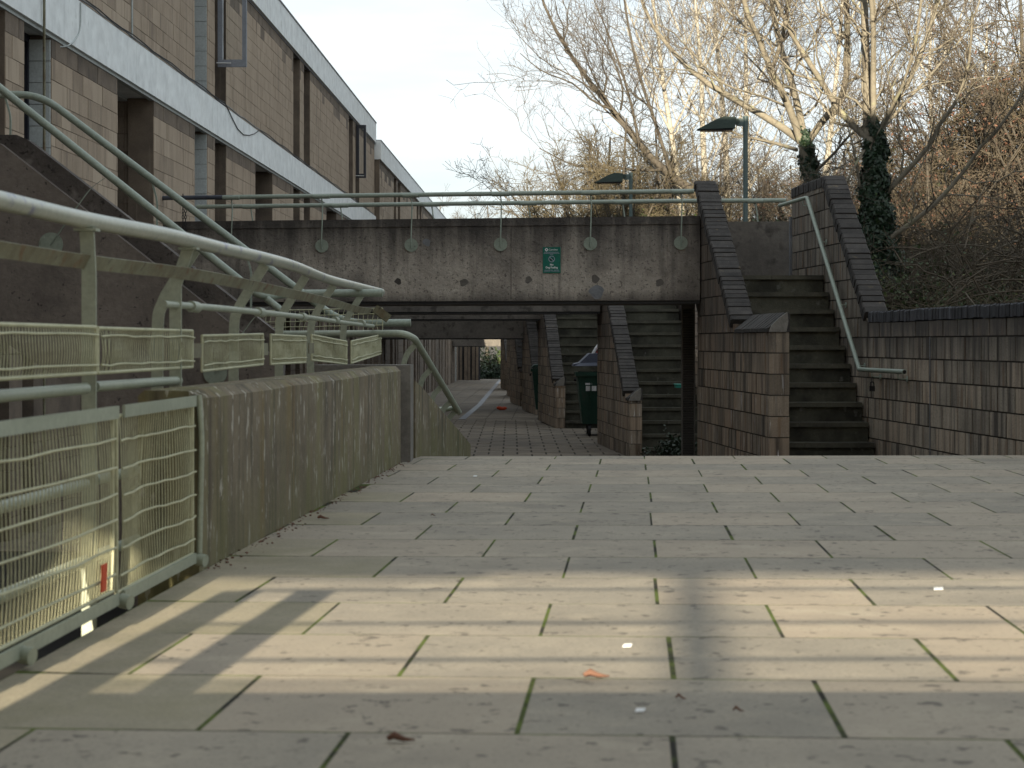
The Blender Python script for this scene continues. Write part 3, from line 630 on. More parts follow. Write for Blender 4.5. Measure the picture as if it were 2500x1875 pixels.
def pier(x, y, label, group='stair pier walls', zf=.80, sf=1.72):
    e = empty('pier_wall', label, 'wall', group); zb = lowz(y) ; org = Vector((x, y, 0))
    prof = [(0, zf), (sf, zf), (sf + .00001, zf + .08), (3.85, 2.50)]
    bp = blocks(TH, 3.85, zb, [(s, z - .0) for s, z in prof], gap=.013, phase=1, gv=.022)
    wall_obj('block', bp, org, DV, LN, TH, 'block_pier', e)
    # end column of square blocks
    ep = [[(0.004, zb + .2 * i + .005), (TH - .004, zb + .2 * i + .005), (TH - .004, min(zb + .2 * i + .195, zf)), (.004, min(zb + .2 * i + .195, zf))] for i in range(10) if zb + .2 * i < zf - .03]
    wall_obj('end_block', ep, org, DV, LN, TH, 'block_pier', e)
    b = MB(); b.prism([org + DV * s + Vector((0, 0, z)) - LN * .008 for s, z in ((.008, zb), (3.84, zb), (3.84, 2.48), (sf, zf - .01), (.008, zf - .01))], -LN * (TH - .016)); b.build('mortar_core', 'mortar', e)
    me = None
    for i in range(int(sf / .0728) - 1):      # weathered bricks on edge, pitched towards the walkway
        if me is None:
            b = MB(); q = [LN * .014 + Vector((0, 0, zf + 0.000)), LN * .014 + Vector((0, 0, zf + 0.035)), -LN * (TH - .01) + Vector((0, 0, zf + 0.185)), -LN * (TH + .012) + Vector((0, 0, zf + 0.170)), -LN * (TH + .012) + Vector((0, 0, zf + 0.000))]
            b.prism([p + DV * .003 for p in q], DV * .066); me = bpy.data.meshes.new('coping_brick'); me.from_pydata(b.v, [], b.f); me.materials.append(MT['brick'])
        ob = link(bpy.data.objects.new('coping_brick', me), e); ob.location = org + DV * (.02 + .0728 * i) + Vector((0, 0, random.uniform(-.004, .004)))
    b = MB(); q = [LN * .004 + Vector((0, 0, zf + 0.000)), LN * -.02 + Vector((0, 0, zf + 0.060)), -LN * .09 + Vector((0, 0, zf + 0.130)), -LN * (TH - .02) + Vector((0, 0, zf + 0.185)), -LN * (TH - .01) + Vector((0, 0, zf + 0.100)), -LN * (TH - .03) + Vector((0, 0, zf + 0.000))]
    b.prism([org + p - DV * .012 for p in q], DV * .03); b.build('mortar_patch', 'parapet_top', e)
    coping(e, org, [(sf - .02, zf + .13), (3.86, 2.56)], TH, LN, DV, 'brick', .078, .11, .03, .10)
    return e
def flight(x, y, label, width=1.02, n=13, zb=-1.05, dz=.191, tr=.226):
    """x,y: left front corner of stair"""
    e = empty('stair_flight', label, 'staircase', 'stair flights up to the footbridges')
    rt = Vector((1, 0, 0))
    for i in range(n):
        o = Vector((x, y, 0)) + Vector((-.0767, 1, 0)) * (tr * i); z = zb + dz * (i + 1)
        xl = o.x; xr_ = xl + width
        b = MB(); b.hexa([(xl, o.y + .03, z - dz - .004), (xr_, o.y + .03, z - dz - .004), (xr_ - .03, o.y + .6, z - dz - .004), (xl - .03, o.y + .6, z - dz - .004), (xl, o.y + .03, z - .045), (xr_, o.y + .03, z - .045), (xr_ - .03, o.y + .6, z - .045), (xl - .03, o.y + .6, z - .045)])
        b.build('riser', 'riser', e)
        b = MB(); t = random.uniform(-.003, .003); sp = xl + width * random.choice([.3, .42, .5, .62])
        for (p, q) in ((xl, sp - .002), (sp + .002, xr_)):
            b.hexa([(p, o.y + t, z - .045), (q, o.y + t, z - .045), (q, o.y + .42, z - .045), (p, o.y + .42, z - .045), (p, o.y + t + .006, z), (q, o.y + t + .006, z), (q, o.y + .42, z), (p, o.y + .42, z)])
            t += random.uniform(-.003, .003)
        b.build('tread', 'tread', e)
    return e
PX = [(2.43, 17.4), (1.73, 27.2), (.865, 36.5), (.57, 45.6), (.235, 54.3), (.10, 62.5), (-.18, 72.5)]
LBL = ['nearest tall block pier wall with stepped brick coping, footbridge sign wall ends against it', 'block pier wall beside the green wheeled bin with the raised grey lid', 'block pier wall third along from the bridge with the sign', 'block pier wall fourth along, before the second green bin', 'block pier wall fifth along the lower walkway', 'block pier wall sixth along the lower walkway', 'farthest block pier wall beside the bright gap of shrubs']
LBL[0] = 'brown block pier wall with steep dark brick coping where the sign bridge ends'
FL = ['open mossy concrete stair flight with the wall mounted green handrail', 'dark concrete stair flight behind the louvred metal panel', 'dark concrete stair flight behind the big green bin', 'narrow dark concrete stair flight behind the third pier wall', 'distant dark concrete stair flight behind the fourth pier wall']
for i, (x, y) in enumerate(PX):
    pier(x, y, LBL[i], zf=.80 if i == 0 else -.16, sf=1.72 if i == 0 else .42)
    if i < 5:
        flight(x + TH + .012, y, FL[i], width=(RW(17.4) - 2.43 - TH - .03) if i == 0 else .95)
# right wall of the first stair, running on towards the camera
rw = empty('retaining_wall', 'long block retaining wall with dark brick coping right of the open stair', 'wall')
org = Vector((RW(10.0), 10.0, 0)); RN = LN
prof = [(0, .89), (8.42, .89), (8.42001, .89), (10.18, 2.41), (11.75, 2.41)]
bp = blocks(0, 11.75, -1.05, prof, gap=.013, gv=.024)
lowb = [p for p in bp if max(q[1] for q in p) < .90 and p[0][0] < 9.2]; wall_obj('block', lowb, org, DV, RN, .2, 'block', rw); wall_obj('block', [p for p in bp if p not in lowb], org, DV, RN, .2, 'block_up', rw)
b = MB(); b.prism([org + DV * s + Vector((0, 0, z)) - RN * .008 for s, z in ((0, -1.05), (11.74, -1.05), (11.74, 2.40), (10.18, 2.40), (8.42, .88), (0, .88))], -RN * .18); b.build('mortar_core', 'mortar', rw)
coping(rw, org, [(0, .99), (8.38, .99)], .2, RN, DV, 'brick_streak', .078, .105, .008, .09)
coping(rw, org, [(8.44, .995), (10.16, 2.52)], .2, RN, DV, 'brick', .085, .12, .02, .11)
coping(rw, org, [(10.2, 2.51), (11.75, 2.51)], .2, RN, DV, 'brick', .078, .11, .01, .10)
b = MB(); q0 = org + DV * 6.35; b.obox(q0 + RN * .003 + Vector((0, 0, -1.0)), DV * .012, RN * .006, (0, 0, 1.75)); b.build('movement_joint', 'lead', rw)
b = MB(); q0 = org + DV * 11.77; b.obox(q0 + RN * .02 + Vector((0, 0, 1.40)), DV * .04, -RN * .2, (0, 0, .78)); b.build('movement_joint', 'lead', rw)
b = MB(); b.obox((RW(-1), -1, -1.0), Vector((-.0767, 1, 0)) * 10.9, (.2, 0, 0), (0, 0, 1.96)); b.build('near_length', 'block', rw)
# plain right walls of the farther stairs
for i in (1, 2, 3, 4):
    x, y = PX[i]; e = empty('stair_side_wall', ['block wall right of the stair behind the louvred panel', 'block wall right of the stair behind the big bin', 'block wall right of the stair behind the third pier', 'block wall right of the stair behind the fourth pier'][i - 1], 'wall', 'stair side walls')
    og = Vector((x + TH + .98, y + .4, 0)); pr = [(0, .1), (.3, .1), (3.4, 2.4)]
    wall_obj('block', blocks(0, 3.4, lowz(y), pr, gap=.014), og, DV, LN, .19, 'block_pier', e)
    b = MB(); b.prism([og + DV * s + Vector((0, 0, z)) - LN * .008 for s, z in ((.005, lowz(y)), (3.39, lowz(y)), (3.39, 2.38), (.3, .08), (.005, .08))], -LN * .17); b.build('mortar_core', 'mortar', e)
# wall handrail
wh = empty('wall_handrail', 'green tube handrail bracketed to the block wall beside the open stair', 'handrail')
def onwall(px, py, off=.09):
    Y = 10.
    for _ in range(30): Y = (RW(Y) - off) * FPX / (px - 1250)
    return P(px, py, Y)
hp = [onwall(1903, 502), onwall(1970, 482), onwall(2097, 900), onwall(2208, 908)]
hp = [P(1903, 502, 21.0), onwall(1970, 482), onwall(2098, 902), onwall(2208, 908)]
b = MB(); b.tube(fillet(hp, .03, 3), .0225, 12); b.build('tube_rail', 'paint_far', wh)
b = MB(); b.disc(hp[-1] + Vector((0.0, -.0005, 0)), (.0767, -1, 0), .017, .002, 14); b.build('open_end', 'black', wh)
for (px, py) in ((1960, 487), (1998, 575), (2045, 728), (2090, 876), (2128, 903), (2192, 907)):
    c = onwall(px, py, .09); wq = c + Vector((.088, 0, -.07))
    b = MB(); b.tube(fillet([c + Vector((0, 0, -.015)), c + Vector((0, 0, -.07)), wq], .03), .006, 6); b.build('bracket', 'paint_far', wh)
    b = MB(); b.disc(wq, LN, .03, .006, 14); b.build('wall_plate', 'paint_far', wh)
c = onwall(2128, 940, .06); b = MB(); b.box(c.x - .02, c.x + .03, c.y - .012, c.y + .012, c.z - .06, c.z - .01).tube(fillet([(c.x - .012, c.y, c.z - .012), (c.x - .012, c.y, c.z + .03), (c.x + .022, c.y, c.z + .03), (c.x + .022, c.y, c.z - .012)], .015), .005, 6); tag(b.build('padlock', 'black'), 'small dark padlock hanging on the handrail bracket', 'padlock')
# louvred panel under the bridge
lv = empty('louvre_panel', 'tall narrow dark louvred metal panel beside the brown pier wall', 'panel')
xa, xb, yl = P(1664, 0, 21.9).x, P(1697, 0, 21.9).x, 21.9
for (p, q) in ((xa, xa + .018), (xb - .014, xb)): b = MB(); b.box(p, q, yl, yl + .05, -1.0, 1.17); b.build('stile', 'louvre', lv)
b = MB(); b.box(xa + .018, xb - .014, yl, yl + .05, 1.10, 1.17); b.build('rail', 'louvre', lv)
b = MB(); b.box(xa + .018, xb - .014, yl + .04, yl + .05, -1.0, 1.10); b.build('backing', 'black', lv)
me = None
for i in range(104):
    z = -.98 + i * .02; b = MB()
    if me is None: b.obox((xa + .018, yl + .004, 0), (xb - xa - .032, 0, 0), (0, .026, .010), (0, .0, .004)); o = b.build('slat', 'louvre', lv); me = o.data
    else: o = link(bpy.data.objects.new('slat', me), lv)
    o.location.z = z

# ------------------------------------------------------------------ block building along the left
TOPD = {}
def facade(name, label, Y0, Y1, xoff, zroof, zpar, bands, pairs, doors, blk_from, z_low=None):
    e = empty(name, label, 'building')
    d = Vector((.02, 1, 0)).normalized(); n = Vector((1, -.02, 0)).normalized(); org = Vector((FAC(0) + xoff, 0, 0))
    L_ = lambda y: y * math.hypot(1, .02)
    def fbox(s0, s1, z0, z1, d0, d1, nm, mat):   # box from depth d0 to d1 (positive = outwards)
        b = MB(); b.obox(org + d * s0 + n * d0 + Vector((0, 0, z0)), d * (s1 - s0), n * (d1 - d0), (0, 0, z1 - z0)); return b.build(nm, mat, e)
    holes = []; winds = []
    for (z0, z1) in bands:
        for p in pairs: holes += [(p, p + .88, z0, z1), (p + 1.44, p + 2.33, z0, z1)]; winds += [(p, p + .88, z0, z1), (p + 1.44, p + 2.33, z0, z1)]
    for (s0, s1, z0, z1) in doors: holes.append((s0, s1, z0, z1))
    holes = [h for h in holes if h[1] > Y0 and h[0] < Y1]
    allp = []
    for (z0, z1) in bands:
        ps = blocks(max(Y0, blk_from), Y1, z0, [(Y0, z1), (Y1, z1)], course=(z1 - z0) / round((z1 - z0) / .2), gap=.006, holes=holes)
        # small half-block piers
        allp += [(p, z1) for p in ps]
    key = lambda t: sum(q[0] for q in t[0]) / len(t[0])
    vis = [t for t in allp if key(t) > 14.5]; hid = [t for t in allp if key(t) <= 14.5]
    vis.sort(key=key); first, rest = vis[:300], vis[300:] + hid
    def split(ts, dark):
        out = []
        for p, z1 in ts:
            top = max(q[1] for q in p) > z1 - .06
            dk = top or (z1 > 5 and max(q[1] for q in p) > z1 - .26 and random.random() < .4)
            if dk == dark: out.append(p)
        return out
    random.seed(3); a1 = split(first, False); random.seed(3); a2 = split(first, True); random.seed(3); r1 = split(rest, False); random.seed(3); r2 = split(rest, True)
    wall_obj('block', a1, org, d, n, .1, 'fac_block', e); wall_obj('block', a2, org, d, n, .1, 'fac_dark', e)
    if r1: joined('far_blocks', r1, org, d, n, .1, 'fac_block', e)
    if r2: joined('far_blocks', r2, org, d, n, .1, 'fac_dark', e)
    # core behind the blocks: solid strips between the holes
    for (z0, z1) in bands:
        hs = sorted([(max(h[0], Y0), min(h[1], Y1)) for h in holes if h[2] <= z0 + .3 and h[3] >= z0 + .3]); s = Y0
        for h in hs + [(Y1, Y1)]:
            if h[0] > s + .01: fbox(s, h[0], z0, z1, -.30, -.006, 'wall_core', 'fac_dark')
            s = max(s, h[1])
    fbox(Y0, Y1, -1.2, zroof - .2, -8, -1.3, 'house_body', 'fac_mortar')
    return e, d, n, org, fbox, holes
PAIRS = [23.95 + 9.23 * k for k in range(-4, 3)]
D1 = [(19.66 + 9.23 * k, 21.46 + 9.23 * k, 1.5, 3.54) for k in range(-3, 4)]
Y0, Y1 = -14.0, 48.6
bld, d, n, org, fbox, holes = facade('block_building', 'long two storey block building with white bands and slot windows', Y0, Y1, 0, 6.47, 5.95, [(1.5, 3.54), (4.02, 5.95)], PAIRS, D1, 12.0)
y = Y0; jn = [Y0, 1.9, 11.1] + [20.35 + 4.615 * k for k in range(-0, 6)] + [Y1]
for a, c in zip(jn, jn[1:]):
    fbox(a + .004, c - .004, 3.545, 4.015, -.32, .045, 'band_panel', 'band'); fbox(a + .004, c - .004, 5.955, 6.47, -.32, .05, 'band_panel', 'band')
    fbox(a + .001, c - .001, 4.016, 4.032, -.3, .03, 'flashing', 'lead')
fbox(Y0, Y1, 6.47, 6.495, -.4, .065, 'roof_edge', 'lead')
fbox(Y0, Y1, 3.512, 3.544, -.05, .012, 'flashing', 'white_block'); fbox(Y0, Y1, 5.925, 5.953, -.05, .012, 'flashing', 'lead')
fbox(Y0, Y1, 1.2, 1.5, -.3, -.004, 'plinth', 'conc_far')
for (s0, s1, z0, z1) in holes:
    if s1 < 9: continue
    if s1 - s0 < 1.2:   # slot window: frame and pane set back
        f = fbox(s0, s0 + .07, z0, z1, -.26, -.20, 'window', 'navy')
        for (u0, u1, v0, v1) in ((s1 - .07, s1, z0, z1), (s0 + .07, s1 - .07, z0, z0 + .07), (s0 + .07, s1 - .07, z1 - .07, z1), (s0 + .07, s1 - .07, z0 + .75, z0 + .81)):
            b = MB(); b.obox(org + d * u0 + n * -.26 + Vector((0, 0, v0)), d * (u1 - u0), n * .06, (0, 0, v1 - v0)); b.build('window_frame', 'navy', f)
        b = MB(); b.obox(org + d * (s0 + .07) + n * -.24 + Vector((0, 0, z0 + .07)), d * (s1 - s0 - .14), n * .01, (0, 0, z1 - z0 - .14)); b.build('pane', 'glass', f)
        b = MB(); b.obox(org + d * s0 + n * -.2 + Vector((0, 0, z0 - .0)), d * (s1 - s0), n * .19, (0, 0, .03)); b.build('sill', 'lead', f)
    else:
        fbox(s0, s1, z0, z1, -1.29, -1.2, 'door_recess', 'fac_dark')
        fbox(s0 + .2, s0 + 1.1, z0, z0 + 2.0, -1.2, -1.15, 'door', 'navy')
        fbox(s0, s1, z1 - .03, z1, -1.2, -.31, 'recess_ceiling', 'white_block')
        dz_ = .204
        wall_obj('recess_block', [[(.005 + a * .33, z0 + i * dz_ + .005), (.335 + a * .33 - .005 + (.0), z0 + i * dz_ + .005), (.33 + a * .33 - .005, z0 + (i + 1) * dz_ - .005), (.005 + a * .33, z0 + (i + 1) * dz_ - .005)] for i in range(10) for a in range(4)] if 14 < s0 < 36 else [], org + d * (s1 + .015) - n * .02, -n, -d, .02, 'fac_dark', bld)
        fbox(s1 + .02, s1 + .1, z0, z1, -1.3, -.305, 'recess_return', 'fac_mortar')
# white painted block jambs beside some windows
for (s, z0, z1) in ((23.95 + .88, 4.02, 5.95), (23.95 + .88, 1.5, 3.5), (14.72 + 2.33, 1.5, 3.5)):
    wall_obj('painted_block', [[(.003, z0 + i * .2 + .003), (.30, z0 + i * .2 + .003), (.30, min(z0 + i * .2 + .197, z1)), (.003, min(z0 + i * .2 + .197, z1))] for i in range(10) if z0 + i * .2 < z1 - .03], org + d * (s - .022) - n * .006, -n, -d, .05, 'white_block', bld)
# open casements
for (s, z0, z1, wd_, mat, pane) in ((25.55, 4.52, 5.93, .40, 'greyframe', 1), (23.95 + 2 * 9.23 + 1.5, 4.62, 5.88, .235, 'navy', 1)):
    f = None
    for (u0, u1, v0, v1) in ((0, .07, z0, z1), (wd_ - .06, wd_, z0, z1), (.07, wd_ - .06, z0, z0 + .10), (.07, wd_ - .06, z1 - .08, z1)):
        b = MB(); b.obox(org + d * s + n * (u0 + .01) + Vector((0, 0, v0)), n * (u1 - u0), d * .05, (0, 0, v1 - v0))
        o = b.build('open_casement' if f is None else 'casement_frame', mat, bld if f is None else f); f = f or o
    b = MB(); b.obox(org + d * (s + .02) + n * .08 + Vector((0, 0, z0 + .1)), n * (wd_ - .14), d * .008, (0, 0, z1 - z0 - .18)); b.build('pane', 'clear', f)
    b = MB(); b.tube([org + d * (s - .03) + n * .0 + Vector((0, 0, z0 + .05)), org + d * (s - .03) + n * .2 + Vector((0, 0, z0 + .045))], .008, 6); b.build('stay', 'white', f)
# cables, conduits
def onfac(s, z, out): return org + d * s + n * out + Vector((0, 0, z))
b = MB(); pts = []
for i in range(60):
    s = 16 + i * .52; sag = 0
    if 25.9 < s < 29.0: sag = .26 * math.sin((s - 25.9) / 3.1 * math.pi)
    pts.append(onfac(s, 4.045 + .012 * math.sin(i * 1.7) - sag + .01, .055))
b.tube(pts, .007, 5); b.build('cable', 'black', bld)
b = MB(); pts = [onfac(16 + i * .35, 4.04 + random.uniform(-.008, .012), .045) for i in range(92)]; b.tube(pts, .010, 5); b.build('cable', 'lead', bld)
b = MB(); b.tube([onfac(20.3, 6.0, .01), onfac(20.3, 4.03, .01)], .012, 6); b.build('conduit', 'white_block', bld)
b = MB(); b.tube(fillet([onfac(17.9, 4.0, .055), onfac(17.9, 3.72, .055), onfac(17.5, 3.5, .05), onfac(17.1, 3.45, -.1)], .2), .008, 5); b.build('conduit', 'white_block', bld)
b = MB(); b.tube([onfac(16.55, -1, .07), onfac(16.55, 6.5, .07)], .013, 8); b.build('conduit', 'rust', bld)
# lower storey under the walkway level
def lower(bld, Ya, Yb, off, n_, d_, org_, step):
    s = Ya; k = 0
    b = MB(); b.obox(org_ + d_ * Ya + n_ * -1.6 + Vector((0, 0, -1.3)), d_ * (Yb - Ya), n_ * .7, (0, 0, 2.5)); b.build('lower_core', 'navy', bld)
    seq = [(.75, .55), (.42, .40), (1.5, .9), (.62, .6), (.40, .35), (1.9, .8)]
    while s < Yb:
        w_, g_ = seq[k % len(seq)]; e1 = min(s + w_, Yb)
        b = MB()
        for i in range(12):
            z0 = -1.2 + i * .2
            b.obox(org_ + d_ * (s + .004) + n_ * (-.41) + Vector((0, 0, z0 + .004)), d_ * (e1 - s - .008), n_ * (.40 + random.uniform(-.003, .003)), (0, 0, .192))
        b.build('lower_pier', 'fac_dark', bld); s = e1 + g_; k += 1
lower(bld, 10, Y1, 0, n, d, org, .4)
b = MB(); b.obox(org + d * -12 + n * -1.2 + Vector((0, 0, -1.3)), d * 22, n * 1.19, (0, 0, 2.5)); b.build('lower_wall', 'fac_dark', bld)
# second terrace, slightly lower and proud
b2, d2, n2, org2, fbox2, holes2 = facade('block_building', 'farther lower block terrace stepping forward past the first building', 48.7, 93, .10, 6.03, 5.53, [(1.2, 3.1), (3.1, 5.53)], [53.5 + 9.23 * k for k in range(4)], [], 40)
fbox2(48.7, 93, 5.535, 6.03, -.4, .06, 'band_panel', 'band'); fbox2(48.7, 93, 6.03, 6.055, -.4, .075, 'roof_edge', 'lead')
b = MB(); b.obox(org2 + d2 * 48.65 + n2 * -.9 + Vector((0, 0, 1.0)), d2 * .06, n2 * .93, (0, 0, 5.03)); b.build('end_wall', 'fac_dark', b2)
b = MB(); b.obox(org2 + d2 * 48.63 + n2 * -.9 + Vector((0, 0, 5.53)), d2 * .09, n2 * .97, (0, 0, .5)); b.build('end_band', 'band', b2)
for (s0, s1, z0, z1) in holes2: fbox2(s0, s1, z0, z1, -.28, -.22, 'window', 'glass')
lower(b2, 48.7, 92, .1, n2, d2, org2, .4)
b = MB(); b.tube([(P(1112, 0, 90).x, 90, -1.2), (P(1112, 0, 90).x, 90, 1.0)], .05, 8); b.build('downpipe', 'white_block', b2)
for i, px in enumerate((1122, 1133, 1142, 1152, 1162)):
    b = MB(); b.box(P(px, 0, 93).x, P(px + (8 if i % 2 else 6), 0, 93).x, 93, 93.3, -1.25, .9); b.build('end_pier', 'fac_dark', b2)
b = MB(); b.box(P(1116, 0, 93.2).x, P(1172, 0, 93.2).x, 93.15, 93.5, -1.25, 2.2); b.build('end_core', 'navy', b2)

# unseen block added behind the camera; shades the scene, lets low sun reach near slabs
bk = empty('shade_block', 'unseen block on columns added behind the camera to shade the view', 'building')
b = MB(); b.box(-1.6, 24, -12, -9, 4.26, 14.7); b.build('shade_storeys', 'fac_block', bk)
b = MB(); b.box(-5.6, -1.603, -12, -9, 4.24, 17.4); b.build('shade_tower', 'fac_block', bk)  # taller parts added to keep the lower walkway and far lamp shaded
b = MB(); b.box(-16, -5.603, -12, -9, 3.75, 21.5); b.build('shade_tower', 'fac_block', bk)
for x in (-14, -9, -3.4, 4.9, 10, 16, 22):
    b = MB(); b.box(x - .055, x + .055, -9.3, -9.05, -1.6, 4.259 - (.511 if x < -2.4 else 0)); b.build('column', 'conc_far', bk)

lc = empty('shadow_post', 'tall unseen post added behind the camera to cast a soft shadow', 'street lamp', loc=(-2.48, -30, -1.6))  # post with a lamp head, added only for its soft shadow on the slabs
b = MB(); b.tube([(0, 0, 0), (0, 0, 3), (0, 0, 11.5)], [.11, .095, .07], 12); b.build('post', 'lamp', lc)
b = MB(); b.box(-.9, .05, -.12, .12, 11.4, 11.55); b.build('head', 'lamphead', lc)
# ------------------------------------------------------------------ street lamps
def lamp(px, Y, label):
    e = empty('street_lamp', label, 'street lamp', 'box headed lamps along the upper path', loc=((px - 1250) * Y / FPX, Y, 1.4))
    b = MB(); b.tube([(0, 0, 0), (0, 0, 3.05)], .043, 14).tube([(0, 0, 3.03), (0, 0, 3.30)], .048, 14); b.build('post', 'lamp', e)
    b = MB(); b.box(-.16, -.03, -.03, .03, 3.13, 3.26); b.build('arm', 'lamp', e)
    b = MB(); b.tube([(-.16, -.036, 3.205), (-.16, .036, 3.205)], .055, 14); b.build('knuckle', 'lamphead', e)
    b = MB(); b.prism([(-.20, -.13, 3.08), (-.18, -.13, 3.27), (-.38, -.13, 3.285), (-.52, -.13, 3.24), (-.86, -.13, 3.06), (-.82, -.13, 3.055)], (0, .26, 0)); b.build('head', 'lamphead', e)
    b = MB(); b.box(-.80, -.24, -.11, .11, 3.035, 3.058); b.build('lens', 'glass', e)
lamp(1820, 32.6, 'tall green box headed lamp post rising between the two stair wall tops')
lamp(1540, 43.4, 'smaller looking green box headed lamp behind the bridge railing')
# ------------------------------------------------------------------ bins and small things
def bin_(x, y, z, label, lid=True):
    e = empty('wheeled_bin', label, 'bin', 'green wheeled refuse bins', loc=(x, y, z))
    b = MB(); w0, w1, d0, d1 = .55, .64, .40, .48
    b.add([(-w0, -d0, .22), (w0, -d0, .22), (w0, d0, .22), (-w0, d0, .22), (-w1, -d1, 1.12), (w1, -d1, 1.12), (w1, d1, 1.12), (-w1, d1, 1.12)], [(3, 2, 1, 0), (4, 5, 6, 7), (0, 1, 5, 4), (1, 2, 6, 5), (2, 3, 7, 6), (3, 0, 4, 7)])
    b.prism([(-w0, -d0 + .02, .22), (-w0 + .22, -d0 + .02, .22), (-w0 + .3, -d0 + .02, .30), (-w0, -d0 + .02, .32)], (0, .7, 0)); b.build('body', 'bin', e)
    b = MB(); b.box(-w1 - .03, w1 + .03, -d1 - .03, -d1 + .02, 1.09, 1.16).box(-w1 - .03, -w1 + .02, -d1, d1, 1.09, 1.16).box(w1 - .02, w1 + .03, -d1, d1, 1.09, 1.16).box(-w1, w1, d1 - .02, d1 + .03, 1.09, 1.16); b.build('rim', 'bin', e)
    for px in (-.40, -.1, .2): b = MB(); b.obox((px - .014, -.455, .5), (.028, 0, 0), (0, -.02, 0), (0, -.055, .5)); b.build('rib', 'bin', e)
    b = MB(); b.tube([(-.70, -.3, 1.02), (-.66, -.3, 1.02)], .03, 10); b.build('trunnion', 'black', e)
    if lid:
        b = MB(); b.prism([(-.72, -.52, 1.27), (-.70, -.52, 1.31), (-.60, -.46, 1.33), (-.42, -.46, 1.50), (.42, -.46, 1.52), (.60, -.46, 1.35), (.72, -.52, 1.31), (.72, -.52, 1.27)], (0, .95, .0)); b.build('lid', 'lid', e)
        b = MB(); b.tube(fillet([(-.36, -.2, 1.48), (-.28, -.2, 1.62), (-.22, -.2, 1.68)], .05), [.03] * 8, 6); b.build('bag', 'white', e)
        b = MB(); b.tube([(-.26, -.25, 1.50), (-.17, -.25, 1.69)], .035, 6); b.build('carton', 'red', e)
        b = MB(); b.box(-.50, -.38, -.472, -.466, .93, .965).box(-.49, -.30, -.470, -.464, .82, .91); b.build('sticker', 'white', e)
    else:
        b = MB(); b.prism([(-.66, -.5, 1.18), (-.60, -.5, 1.24), (0, -.5, 1.33), (.6, -.5, 1.24), (.66, -.5, 1.18)], (0, 1., 0)); b.build('lid', 'bin', e)
    for sx in (-1, 1):
        for sy in (-1, 1):
            wq = MB(); wq.tube([(sx * .42 - .025, sy * .33, .1), (sx * .42 + .025, sy * .33, .1)], .1, 14); wo_ = wq.build('wheel', 'black', e)
            wq = MB(); wq.box(sx * .42 - .035, sx * .42 + .035, sy * .33 - .03, sy * .33 + .03, .1, .23); wq.build('fork', 'black', wo_)
bin_(1.83, 33.9, -1.0, 'green wheeled bin with raised grey lid and rubbish sticking out')
bin_(1.10, 42.6, lowz(42.6), 'green wheeled bin with domed lid half hidden behind a farther pier', False)
b = MB(); q = P(1656, 938, 25.5); b.box(q.x - .03, q.x + .10, q.y, q.y + .3, q.z - .05, q.z - .01).box(q.x - .04, q.x + .11, q.y - .01, q.y + .31, q.z - .01, q.z)
tag(b.build('recycling_box', 'teal'), 'teal recycling boxes stacked on the stair behind the louvred panel', 'box')
b = MB(); q = P(1225, 994, 50); pts = [(q.x - .14 + .28 * k / 8, q.y, lowz(50) + .05 + .01 * math.sin(k)) for k in range(9)]; b.tube(pts, [.02, .045, .05, .05, .045, .05, .05, .04, .015], 8); tag(b.build('litter_bag', 'orange'), 'crumpled orange bag lying on the lower walkway', 'litter')
# twigs, leaves and bits of paper on the slabs
LIT = [(1425, 1658, 'deadleaf', .055, 'curled brown leaf lying on the sunlit slabs'), (1520, 1583, 'white', .02, 'small white scrap on the sunlit slabs'), (2280, 1443, 'white', .028, 'white paper scrap by the edge of the sunlight'), (945, 1815, 'deadleaf', .05, 'reddish dry twig on the nearest slabs'),
       (1155, 1165, 'white', .02, 'white scrap near the far edge of the platform'), (1550, 1743, 'white', .018, 'white scrap in the shaded slab row'), (1790, 1745, 'deadleaf', .022, 'brown leaf fragment in the shaded slab row'), (1650, 1714, 'deadleaf', .022, 'dark leaf fragment at the sharp shadow edge'), (775, 1269, 'deadleaf', .05, 'long reddish twig by the foot of the parapet'), (1052, 1263, 'deadleaf', .02, 'small dark leaf on the shaded slabs')]
for (px, py, mt_, sz, lab) in LIT:
    Y = 3150 / (py - 865 + .007 * (px - 1250)); x = (px - 1250) * Y / FPX; z = plat(x, Y) + .003; b = MB()
    if mt_ == 'white': b.obox((x, Y, z), (sz, .004, 0), (.004, sz * .6, .004), (0, 0, .002))
    else: b.tube([(x, Y, z + .006), (x + sz * .25, Y + .004, z + .012), (x + sz * .6, Y - .003, z + .006), (x + sz, Y + .004, z + .003)], [sz * .09, sz * .16, sz * .10, sz * .03], 5)
    tag(b.build('litter', mt_), lab, 'litter', 'bits of litter on the platform')

b = MB()
for i in range(260):      # grit and leaf crumbs caught along the parapet foot
    y = random.uniform(6.0, 12.2); x = LE(y) + abs(random.gauss(0, .035)) + .004; z = plat(x, y) + .001; q = random.uniform(.003, .011); a = random.uniform(0, 3)
    b.obox((x, y, z), (q * math.cos(a), q * math.sin(a), 0), (-q * .5 * math.sin(a), q * .5 * math.cos(a), q * .2), (0, 0, q * .35))
tag(b.build('grit', 'deadleaf'), 'leaf crumbs and grit gathered along the foot of the parapet', 'debris', kind='stuff')
